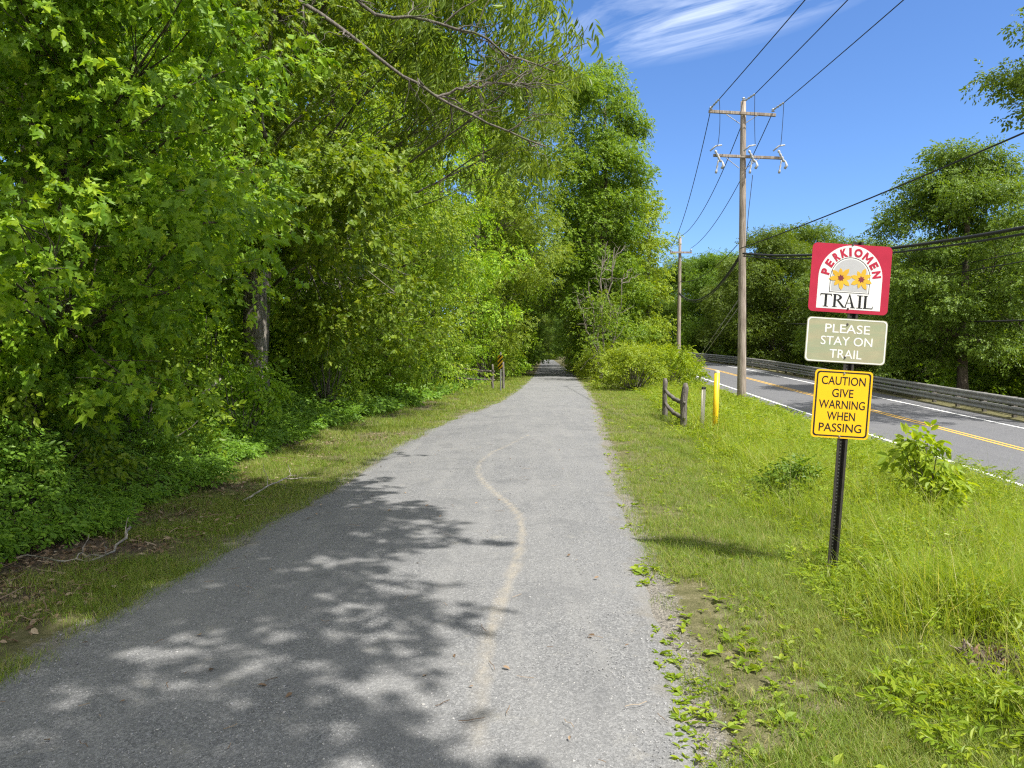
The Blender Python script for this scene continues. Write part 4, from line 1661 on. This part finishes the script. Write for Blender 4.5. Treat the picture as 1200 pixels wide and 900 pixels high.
def panel(name, px0, py0, px1, py1, mat_face, rad=.03, tilt=0.0):
    x0, z1 = sl(px0, py0)
    x1, z0 = sl(px1, py1)
    w, h = abs(x1 - x0), abs(z1 - z0)
    acc = Acc()
    acc.prism(rrect(w, h, rad), -.0145, -.0115)
    o = acc.build(name, mat_face, sg)
    o.location = ((x0 + x1) / 2, 0, (z0 + z1) / 2)
    o.rotation_euler = (0, math.radians(tilt), 0)
    return o, w, h


Y0 = -.0145
pn, w, h = panel('name_panel', 952, 284, 1038.5, 370, MAT['s_red'], .035)
k = w / 835.0                     # metres per pixel of the enlarged photograph


def e(x, y): return ((x - 497) * k, (462 - y) * k * (h / (775 * k)))


acc = Acc()
zc = e(0, 455)[1]
acc.prism(arch(335 * k, e(0, 808)[1], zc, 340 * k, 30), Y0 - .0008, Y0)
wp = acc.build('white_arch', MAT['s_white'], pn)
acc = Acc()
acc.ring(arch(209 * k, e(0, 622)[1], e(0, 450)[1], 212 * k, 28, e(495, 0)[0]), arch(203 * k, e(0, 616)[1], e(0, 450)[1], 206 * k, 28, e(495, 0)[0]), Y0 - .0016, Y0 - .0008)
acc.build('arch_outline', MAT['s_black'], pn)
acc = Acc()
acc.prism(arch(190 * k, e(0, 603)[1], e(0, 450)[1], 194 * k, 28, e(495, 0)[0]), Y0 - .0016, Y0 - .0008)
acc.build('grey_window', MAT['s_grey'], pn)
for cx, cy, rot, rr in ((397, 458, .1, 118), (612, 462, .5, 112)):
    acc = Acc()
    fx, fz = e(cx, cy)
    for j in range(8):
        a = rot + j * math.pi / 4
        L_ = rr * k * (1 + .12 * math.sin(j * 2.2))
        ca_, sa__ = math.cos(a), math.sin(a)
        pts = [(0, -.018), (.45, -.2), (.75, -.17), (1, 0), (.75, .17), (.45, .2), (0, .018)]
        acc.prism([(fx + L_ * (q * ca_ - s_ * sa__), fz + L_ * (q * sa__ + s_ * ca_)) for q, s_ in pts], Y0 - .0024 - .00012 * j, Y0 - .0016)
    fl = acc.build('flower', MAT['s_petal'], pn)
    acc = Acc()
    aa = np.arange(14) * 2 * math.pi / 14
    rj = 30 * k * (1 + .25 * np.cos(aa * 7))
    acc.prism(np.stack([fx + np.cos(aa) * rj, fz + np.sin(aa) * rj], 1), Y0 - .0040, Y0 - .0030)
    acc.build('flower_heart', MAT['s_heart'], fl)
acc = Acc()
word = 'PERKIOMEN'
ang = [168, 148, 127.5, 109, 95, 77, 53.5, 31.5, 11]
for ch, a in zip(word, ang):
    a = math.radians(a)
    R_ = 272 * k
    hh_ = 92 * k
    wid = {'I': 26, 'M': 92, 'N': 74, 'O': 88, 'K': 70}.get(ch, 58) * k
    if ch == 'M':          # drawn stroke by stroke, each a hair in front of the last
        ca_, sa__ = math.cos(a - math.pi / 2), math.sin(a - math.pi / 2)
        W_, H_ = wid / 2, hh_ / 2
        sw = W_ * .46
        for jj, q_ in enumerate(([(-W_, -H_), (-W_ + sw, -H_), (-W_ + sw, H_), (-W_, H_)], [(W_ - sw, -H_), (W_, -H_), (W_, H_), (W_ - sw, H_)],
                                 [(-W_, H_), (-W_ + sw, H_), (sw * .5, -H_ * .5), (-sw * .5, -H_ * .5)], [(W_ - sw, H_), (W_, H_), (sw * .5, -H_ * .5), (-sw * .5, -H_ * .5)])):
            acc.prism([(e(500, 0)[0] + R_ * math.cos(a) + x * ca_ - z_ * sa__, zc + R_ * math.sin(a) + x * sa__ + z_ * ca_) for x, z_ in q_], Y0 - .0018 - .0001 * jj, Y0 - .0008)
        continue
    letters(acc, ch, e(500, 0)[0] + R_ * math.cos(a), zc + R_ * math.sin(a), wid, hh_ * (.98 if ch == 'O' else 1), Y0 - .0008, .02 if ch == 'M' else .055, a - math.pi / 2, .0013)
acc.build('arched_lettering', MAT['s_red'], pn)


# TRAIL in thick and thin serif capitals
def serif(acc, ch, x, z0, wd, ht, y):
    st_, th, sf = .062 * ht * 2.9, .055 * ht, .055 * ht
    qs = []

    def bx_(xa, xb, za, zb): qs.append([(xa, za), (xb, za), (xb, zb), (xa, zb)])
    if ch == 'I':
        bx_(-st_ / 2, st_ / 2, 0, ht)
        bx_(-wd / 2, wd / 2, 0, th)
        bx_(-wd / 2, wd / 2, ht - th, ht)
    if ch == 'T':
        bx_(-st_ / 2, st_ / 2, 0, ht)
        bx_(-wd * .24, wd * .24, 0, th)
        bx_(-wd / 2, wd / 2, ht - th * 1.5, ht)
        for s_ in (-1, 1):
            qs.append([(s_ * wd / 2, ht), (s_ * wd / 2 * 1.04, ht * .80), (s_ * wd * .455, ht * .84), (s_ * wd * .40, ht)])
    if ch == 'L':
        bx_(-wd * .3 - st_ / 2, -wd * .3 + st_ / 2, 0, ht)
        bx_(-wd * .5, -wd * .08, ht - th, ht)
        bx_(-wd * .5, wd * .5, 0, th * 1.3)
        qs.append([(wd * .5, 0), (wd * .54, ht * .24), (wd * .49, ht * .2), (wd * .36, 0)])
    if ch == 'A':
        apex = (0, ht * 1.04)
        qs.append([(-wd * .40, 0), (-wd * .30, 0), (apex[0] + wd * .05, apex[1]), (apex[0] - wd * .03, apex[1])])
        qs.append([(wd * .24, 0), (wd * .24 + st_ * 1.1, 0), (apex[0] + wd * .03, apex[1]), (apex[0] - wd * .06, apex[1])])
        bx_(-wd * .25, wd * .2, ht * .34, ht * .34 + th)
        bx_(-wd * .52, -wd * .22, 0, th)
        bx_(wd * .12, wd * .55, 0, th)
    if ch == 'R':
        bx_(-wd * .32 - st_ / 2, -wd * .32 + st_ / 2, 0, ht)
        bx_(-wd * .52, -wd * .1, 0, th)
        bx_(-wd * .5, -wd * .3, ht - th, ht)
        cx_, cz_, rx_, rz__ = -wd * .25, ht * .76, wd * .52, ht * .24
        prev = None
        for i in range(11):
            a = math.pi / 2 - math.pi * i / 10
            o_ = (cx_ + rx_ * math.cos(a), cz_ + rz__ * math.sin(a))
            q_ = (cx_ + max(rx_ - st_ * 1.05, .001) * math.cos(a), cz_ + (rz__ - th) * math.sin(a))
            if prev:
                qs.append([prev[0], o_, q_, prev[1]])
            prev = (o_, q_)
        qs.append([(wd * .36, 0), (wd * .56, 0), (wd * .02, ht * .54), (-wd * .14, ht * .54)])
    for j, q_ in enumerate(qs):
        q_ = [(x + a, z0 + b) for a, b in q_]
        acc.prism(q_, y - .0008 - .00006 * j, y)


acc = Acc()
zb = e(0, 790)[1]
ht = (785 - 648) * k
for ch, x, wd in (('T', 258, 118), ('R', 392, 125), ('A', 505, 120), ('I', 615, 62), ('L', 703, 100)):
    serif(acc, ch, e(x, 0)[0], zb, wd * k, ht, Y0 - .0008)
acc.build('serif_lettering', MAT['s_black'], pn)

pb_, w, h = panel('notice_panel', 945.5, 370.5, 1035.5, 428.5, MAT['s_olive'], .03)
acc = Acc()
acc.ring(rrect(w * .985, h * .975, .028), rrect(w * .955, h * .93, .024), Y0 - .0008, Y0)
acc.build('border', MAT['s_white'], pb_)
acc = Acc()
for t_, cz, wd in (('PLEASE', .265, .555), ('STAY ON', -.01, .64), ('TRAIL', -.30, .40)):
    letters(acc, t_, w * .005, h * cz, w * wd, h * .195, Y0, .004)
acc.build('lettering', MAT['s_white'], pb_)

pc_, w, h = panel('warning_panel', 955, 432, 1016, 515.5, MAT['s_yellow'], .028)
acc = Acc()
acc.ring(rrect(w * .94, h * .955, .024), rrect(w * .885, h * .915, .02), Y0 - .0008, Y0)
acc.build('border', MAT['s_black'], pc_)
acc = Acc()
for t_, cz, wd in (('CAUTION', .345, .76), ('GIVE', .165, .37), ('WARNING', -.005, .80), ('WHEN', -.175, .49), ('PASSING', -.345, .74)):
    letters(acc, t_, 0, h * cz, w * wd, h * .125, Y0, .010)
acc.build('lettering', MAT['s_black'], pc_)
for par, zs in ((pn, (.245, -.215)), (pb_, (.12, -.12)), (pc_, (.225, -.235))):
    for q in zs:
        acc = Acc()
        acc.tube([(0, Y0 - .0055, q), (0, Y0, q)], [.006, .009], 8)
        acc.build('bolt', MAT['bolt'] if par is not pc_ else MAT['galv'], par)

# ---------------------------------------------------------------- fences, markers
MAT['rail'] = bark_mat('weathered_fence_wood', (.055, .048, .042), (.26, .235, .205), 2.2)


def fence_post(h, r, seed):
    acc = Acc()
    rng = np.random.default_rng(seed)
    z = np.array([-.3, 0, h * .3, h * .6, h * .9, h])
    acc.tube(np.stack([rng.normal(0, .008, 6), rng.normal(0, .008, 6), z], 1), [r * 1.05, r * 1.05, r, r * .95, r * .9, r * .55], 7, True, .3)
    return acc


pA = hit(779, 489)
pB = hit(801, 503)
fn = thing('split_rail_fence', 'short weathered grey split rail fence section of two leaning posts', 'fence', pA)
fence_post(1.02, .068, 1).build('fence_post', MAT['rail'], fn, True)
o = fence_post(1.02, .075, 2).build('fence_post', MAT['rail'], fn, True)
o.location = pB - pA
o.rotation_euler = (0, math.radians(1.5), 0)
for z0, z1, sag in ((.72, .60, .02), (.38, .26, .02)):
    acc = Acc()
    a, b = np.array([0, -.02, z0]), np.array(pB - pA) * 1.03 + np.array([0, -.02, z1])
    acc.tube(qpath(a, b, -.05, 9, np.random.default_rng(4), .006), [.03, .045, .05, .05, .05, .05, .05, .045, .03], 8, True, .12)
    acc.build('rail', MAT['rail'], fn, True)

MAT['cream'] = plain('cream_plastic', (.62, .58, .47), .5, .4, 0, .15, 10)
MAT['yel'] = plain('yellow_plastic', (.82, .54, .012), .42, .45, 0, .1, 6, (.35, .25, .05), .2)
MAT['dark'] = plain('dark_plastic', (.03, .03, .03), .5)
pM = hit(822.5, 508)
hM = (508 - 453) / F * pM[1]
mk = thing('marker_post', 'cream white marker post with a dark cap in the grass', 'marker post', pM)
acc = Acc()
acc.lathe([(.042, -.2), (.042, hM - .05)], k=14)
acc.build('shaft', MAT['cream'], mk, True)
acc = Acc()
acc.lathe([(.047, hM - .05), (.047, hM - .008), (.035, hM)], k=14)
acc.build('cap', MAT['dark'], mk)
mk.rotation_euler = (0, math.radians(1.8), 0)
pY = hit(837.5, 509)
hY = (509 - 434) / F * pY[1]
yk = thing('marker_post', 'tall yellow marker post with a pale top', 'marker post', pY)
acc = Acc()
acc.lathe([(.058, -.2), (.056, hY - .05)], k=16)
acc.build('shaft', MAT['yel'], yk, True)
acc = Acc()
acc.lathe([(.056, hY - .05), (.054, hY - .012), (.030, hY)], k=16)
acc.build('cap', MAT['cream'], yk)
yk.rotation_euler = (0, math.radians(1.6), 0)

# striped hazard marker left of the trail
pH = hit(586, 459)
hz = thing('hazard_marker', 'yellow and black striped hazard marker on a thin post', 'sign', pH)
acc = Acc()
acc.box((0, .03, .70), (.05, .04, 2.0))
acc.build('post', MAT['galv'], hz)
m = M('hazard_stripes')
sp_ = m.n('ShaderNodeSeparateXYZ')
m.l(m.obj(), sp_.inputs[0])
dg_ = m.math('ADD', m.math('MULTIPLY', sp_.outputs[2], 5.2), m.math('MULTIPLY', sp_.outputs[0], -4.2))
fr = m.math('FRACT', dg_)
m.color(m.mix(m.math('GREATER_THAN', fr, .5), (.84, .52, .03), (.02, .02, .02))).rough(.45)
acc = Acc()
acc.prism(rrect(.27, .60, .02, cz=1.27), -.004, .004)
o = acc.build('striped_panel', m.m, hz)
hz.rotation_euler = (0, 0, math.radians(-42))
pG = hit(590, 456.5)
gpz = tag(fence_post(1.25, .06, 8).build('wooden_post', MAT['rail'], None, True), 'plain grey wooden post right beside the striped marker', 'post')
gpz.location = pG
pF = hit(576, 456)
fl2 = thing('split_rail_fence', 'grey rail fence half hidden in shrubs left of the striped marker', 'fence', pF)
for i, dx_ in enumerate((-1.5, .05)):
    o = fence_post(1.15, .06, 20 + i).build('fence_post', MAT['rail'], fl2, True)
    o.location = (dx_, -.9 * dx_ * 0, 0)
for z0, z1 in ((.95, .8), (.5, .42)):
    acc = Acc()
    acc.tube(qpath((-1.6, 0, z0), (.15, 0, z1), 0, 7, np.random.default_rng(6), .02), .045, 6, True, .3)
    acc.build('rail', MAT['rail'], fl2, True)

# ---------------------------------------------------------------- guardrail
gl = 4.05
gy0, gy1 = 4.0, 112.0
gr = thing('guardrail', 'grey double beam steel guardrail along the far side of the road', 'guardrail', (0, 0, 0))
ys = np.arange(gy0, gy1, 1.0)


def road_pt(Y, lat):
    th = math.atan(float(rs(Y)))
    return np.array([float(rx(Y)) + lat * math.cos(th), Y - lat * math.sin(th), float(rz(Y))])


for zc_, nm_ in ((.62, 'upper_beam'), (.27, 'lower_beam')):
    w_ = [(0, -.155), (-.05, -.13), (-.08, -.09), (-.05, -.045), (0, 0), (-.05, .045), (-.08, .09), (-.05, .13), (0, .155)]
    outer = [(a, b) for a, b in w_] + [(a + .006, b) for a, b in reversed(w_)]
    nb = len(outer)
    V = []
    for y in ys:
        c0 = road_pt(y, gl)
        th = math.atan(float(rs(y)))
        for a, b in outer:
            V.append(c0 + np.array([a * math.cos(th), -a * math.sin(th), zc_ + b]))
    fa = []
    for i in range(len(ys) - 1):
        for j in range(nb):
            fa.append((i * nb + j, i * nb + (j + 1) % nb, (i + 1) * nb + (j + 1) % nb, (i + 1) * nb + j))
    acc = Acc()
    acc.add(np.array(V), fa)
    acc.build(nm_, MAT['galv'], gr, True)
pa_ = Acc()
pa_.box((0, 0, .22), (.14, .11, 1.1))
pm = pa_.mesh('rail_post')
pm.polygons.foreach_set('use_smooth', np.zeros(len(pm.polygons), bool))
pm.materials.append(MAT['rail'])
y = gy0 + .5
while y < gy1:
    q = road_pt(y, gl + .12)
    o = bpy.data.objects.new('rail_post', pm)
    COL.objects.link(o)
    o.parent = gr
    o.location = q
    y += 1.905

# ---------------------------------------------------------------- utility poles and wires
m = M('pole_wood')
v_ = m.mapping(m.obj(), (14, 14, .8))
n1 = m.noise(v_, 1.6, 6, .65, .5)
n2 = m.noise(m.mapping(m.obj(), (2, 2, 1)), 1.0, 4)
c = m.ramp(n1, [(.3, (.10, .08, .065)), (.5, (.27, .225, .185)), (.7, (.42, .37, .32))])
c = m.mix(m.mr(n2, .5, .7, 0, .55), c, (.11, .085, .07))
m.color(c).rough(.9, .15).bump(n1, .7, .01)
MAT['pole'] = m.m
MAT['porc'] = plain('grey_porcelain', (.42, .43, .44), .3, .5, 0, .2)
MAT['wire'] = plain('weathered_cable', (.030, .030, .033), .6, .3)


def insulator(acc, p, up=1, n=3, r=.055, dz=.055):
    pr = []
    for i in range(n):
        pr += [(r * .45, i * dz), (r, i * dz + .012), (r * .9, i * dz + .02), (r * .45, i * dz + .035)]
    pr.append((r * .4, n * dz))
    acc.lathe([(a, b * up) for a, b in pr], p, 10)


P1b = hit(869, 472)
Y1 = P1b[1]


def l1(px, py, dy=0.0): return at(px, py, Y1 + dy) - P1b


p1 = thing('utility_pole', 'tall near utility pole with two crossarms standing by the road', 'utility pole', P1b)
htop = l1(871, 119)[2]
acc = Acc()
lean = l1(871, 119)[0]
zs = np.linspace(-.6, htop, 12)
acc.tube(np.stack([lean * zs / htop, 0 * zs, zs], 1), .19 - .08 * zs / htop, 14, True, .05)
acc.build('pole', MAT['pole'], p1, True)
arms = []
for (xa, ya, xb, yb, sec) in ((830.5, 130.5, 909, 135, .12), (836, 182, 918, 185.5, .11)):
    a, b = l1(xa, ya, -.2), l1(xb, yb, -.2)
    acc = Acc()
    c_ = (a + b) / 2
    Ld = np.linalg.norm(b - a)
    acc.box((0, 0, 0), (Ld, .10, sec))
    o = acc.build('crossarm', MAT['pole'], p1, False, .008)
    o.location = c_
    o.rotation_euler = (0, -math.atan2(b[2] - a[2], b[0] - a[0]), 0)
    arms.append((a, b))
for (xa, ya, xb, yb) in ((851, 134, 867, 145), (888, 135, 874, 144), (851, 185, 866, 197), (890, 186, 873, 198)):
    acc = Acc()
    acc.tube([l1(xa, ya, -.24), l1(xb, yb, -.2)], .016, 6)
    acc.build('brace', MAT['galv'], p1)
for (xa, ya) in ((833, 129), (871.5, 118), (906, 131)):
    acc = Acc()
    q = l1(xa, ya, -.2)
    insulator(acc, q, 1, 2, .085, .07)
    acc.build('pin_insulator', MAT['porc'], p1, True)
# strain insulators where the three wires from behind the viewer end
strain = []
for (xa, ya, xb, yb) in ((833.5, 126, 843, 116), (873, 118, 885, 110), (907, 128, 919, 120)):
    a, b = l1(xa, ya, -.25), l1(xb, yb, -1.0)
    acc = Acc()
    n_ = 9
    pts = a + (b - a) * np.linspace(0, 1, n_)[:, None]
    acc.tube(pts, [.018, .045, .02, .05, .02, .05, .02, .045, .018], 8)
    acc.build('strain_insulator', MAT['porc'], p1, True)
    strain.append(b + P1b)
# fuse cutouts on the lower arm with their jumper wires
for (px, js) in ((841, 844), (880.5, 884), (915, 919)):
    acc = Acc()
    a, b = l1(px - 3, 176, -.32), l1(px + 4, 190, -.32)
    acc.tube(a + (b - a) * np.linspace(0, 1, 9)[:, None], [.03, .06, .03, .06, .03, .06, .03, .06, .03], 8)
    acc.tube([l1(px - 9, 177, -.3), l1(px - 2, 171, -.36), l1(px + 5, 170, -.4)], [.03, .035, .03], 7)
    cf = acc.build('fuse_cutout', MAT['porc'], p1, True)
    acc = Acc()
    a, b = l1(px + 1, 187, -.3), l1(px - 2, 203, -.3)
    acc.tube(a + (b - a) * np.linspace(0, 1, 7)[:, None], [.02, .04, .02, .045, .02, .05, .05], 8)
    a, b = l1(px + 5, 188, -.3), l1(px + 7, 194, -.3)
    acc.tube([a, b, b + np.array([-.08, 0, -.12])], [.02, .06, .06], 8)
    acc.build('hanging_insulator', MAT['porc'], cf, True)
for (xa, ya, xm, ym, xb, yb) in ((843, 117, 845, 150, 841, 171), (884.5, 111, 884, 150, 885, 170), (918.5, 121, 917, 150, 915, 170)):
    acc = Acc()
    A_, M_, B_ = l1(xa, ya, -.8), l1(xm, ym, -.55), l1(xb, yb, -.4)
    t = np.linspace(0, 1, 10)[:, None]
    acc.tube((1 - t) ** 2 * A_ + 2 * t * (1 - t) * M_ + t * t * B_, .012, 5, False)
    acc.build('jumper_wire', MAT['wire'], p1, True)
acc = Acc()
acc.tube([l1(882, 205, -.25), l1(877, 250, -.2), l1(873, 300, -.16)], .014, 5, False)
acc.build('riser_wire', MAT['wire'], p1, True)

P2b = np.array(gpos(at(795, 400, 54)[0], 54.0))
p2 = thing('utility_pole', 'smaller utility pole with one crossarm rising above the bright bushes', 'utility pole', P2b)


def l2(px, py): return at(px, py, 54.0) - P2b


acc = Acc()
h2 = l2(796, 279)[2]
zs = np.linspace(-.5, h2, 9)
acc.tube(np.stack([l2(797, 279)[0] * zs / h2, 0 * zs, zs], 1), .17 - .07 * zs / h2, 12, True, .05)
acc.build('pole', MAT['pole'], p2, True)
acc = Acc()
a, b = l2(784.5, 296.5), l2(810, 296)
acc.box((a + b) / 2 + np.array([0, -.18, 0]), (b[0] - a[0], .1, .13))
acc.build('crossarm', MAT['pole'], p2)
for px in (785.5, 797.5, 809):
    acc = Acc()
    insulator(acc, l2(px, 295 if px != 797.5 else 280) + np.array([0, -.18 if px != 797.5 else 0, .02]), 1, 2, .09, .08)
    acc.build('pin_insulator', MAT['porc'], p2, True)
P3b = np.array(gpos(at(851, 410, 88)[0], 88.0))
p3 = thing('utility_pole', 'short far pole leaning slightly beyond the guardrail', 'utility pole', P3b)
h3 = at(849.5, 359, 88)[2] - P3b[2]
acc = Acc()
acc.tube([(0, 0, -.5), (-.02, 0, h3 * .5), (-.12, 0, h3)], [.17, .15, .11], 10, True, .05)
acc.build('pole', MAT['pole'], p3, True)
acc = Acc()
acc.box((-.12, -.14, h3 - .3), (.12, .1, .3))
acc.build('wire_clamp', MAT['galv'], p3)


def wire(a, b, sag, r, label, group=None, n=26, name='power_line', mid=None):
    a, b = np.asarray(a, float), np.asarray(b, float)
    t = np.linspace(0, 1, n)[:, None]
    p = a + (b - a) * t - np.array([0, 0, 1.0]) * (4 * sag * t * (1 - t))
    acc = Acc()
    acc.tube(p, r, 6, True)
    tag(acc.build(name, MAT['wire'], None, True), label, 'wire', group)


GP = 'overhead wires of the roadside poles'
for s_, xe, nmx in zip(strain, (8.45, 9.75, 11.3), ('left', 'middle', 'right')):
    wire(s_, (xe, -20, s_[2] + .1), .35, .017, f'{nmx} of three high wires running from the near pole top over the viewer', GP)
for (px, py), (qx, qy), nmx in (((833, 128), (785.5, 291), 'left'), ((871.5, 140), (797.5, 277), 'middle'), ((905, 133), (809.5, 291), 'right')):
    wire(at(px, py, Y1 - .1), at(qx, qy, 53.8), .9, .017, f'{nmx} of three sagging wires between the near pole and the smaller pole', GP)
wire(at(868, 291, Y1 - .2), (10.6, -20, 7.6), .75, .022, 'single dark cable slanting from the near pole up to the right edge', GP)
# the two-strand telephone bundle, sagging low towards the right edge
pa0 = at(871, 297, Y1 - .2)
for dz_, rr, nmx in ((0, .042, 'thick upper'), (-.11, .026, 'thin lower')):
    wire(pa0 + np.array([0, 0, dz_]), (10.9, -12, 5.9 + dz_ * 1.4), 1.85, rr, f'{nmx} strand of the telephone bundle passing behind the red sign', GP, 40, 'telephone_cable')
    wire(pa0 + np.array([0, .4, dz_]), at(796, 343, 54) + np.array([0, 0, dz_]), 1.15, rr, f'{nmx} strand of telephone cable drooping between the two left poles', GP, 40, 'telephone_cable')
wire(at(864, 287, Y1 - .2), at(797, 330, 54), .5, .017, 'thin cable above the drooping telephone cable between the left poles', GP)
top3 = P3b + np.array([-.12, -.2, h3 - .3])
for dz_, ze, rr, lb in ((.15, 5.6, .02, 'upper faint wire crossing in front of the big round maple'), (0, 5.15, .02, 'lower faint wire crossing in front of the big round maple'), (-1.6, 2.55, .035, 'low dark cable level with the middle sign, right of the post')):
    wire(top3 + np.array([0, 0, dz_]), at(1200, 415 - (ze - 1.6) / 27 * F, 27) * np.array([1, 1, 1]) + np.array([.9, -12, 0]), .25, rr, lb, GP)
for (px, py), (qx, qy), lb in (((867, 349), (803, 410), 'upper pale guy wire slanting down left from the near pole'), ((867, 358), (806, 412), 'lower pale guy wire slanting down left from the near pole')):
    acc = Acc()
    e_ = hit(qx, qy)
    e_ = np.array([*at(qx, qy, 50)[:2], 0])
    e_[2] = gz(e_[0], e_[1])
    acc.tube([at(px, py, Y1), e_], .016, 6)
    tag(acc.build('guy_wire', MAT['galv'], None, True), lb, 'guy wire', 'guy wires of the near pole')
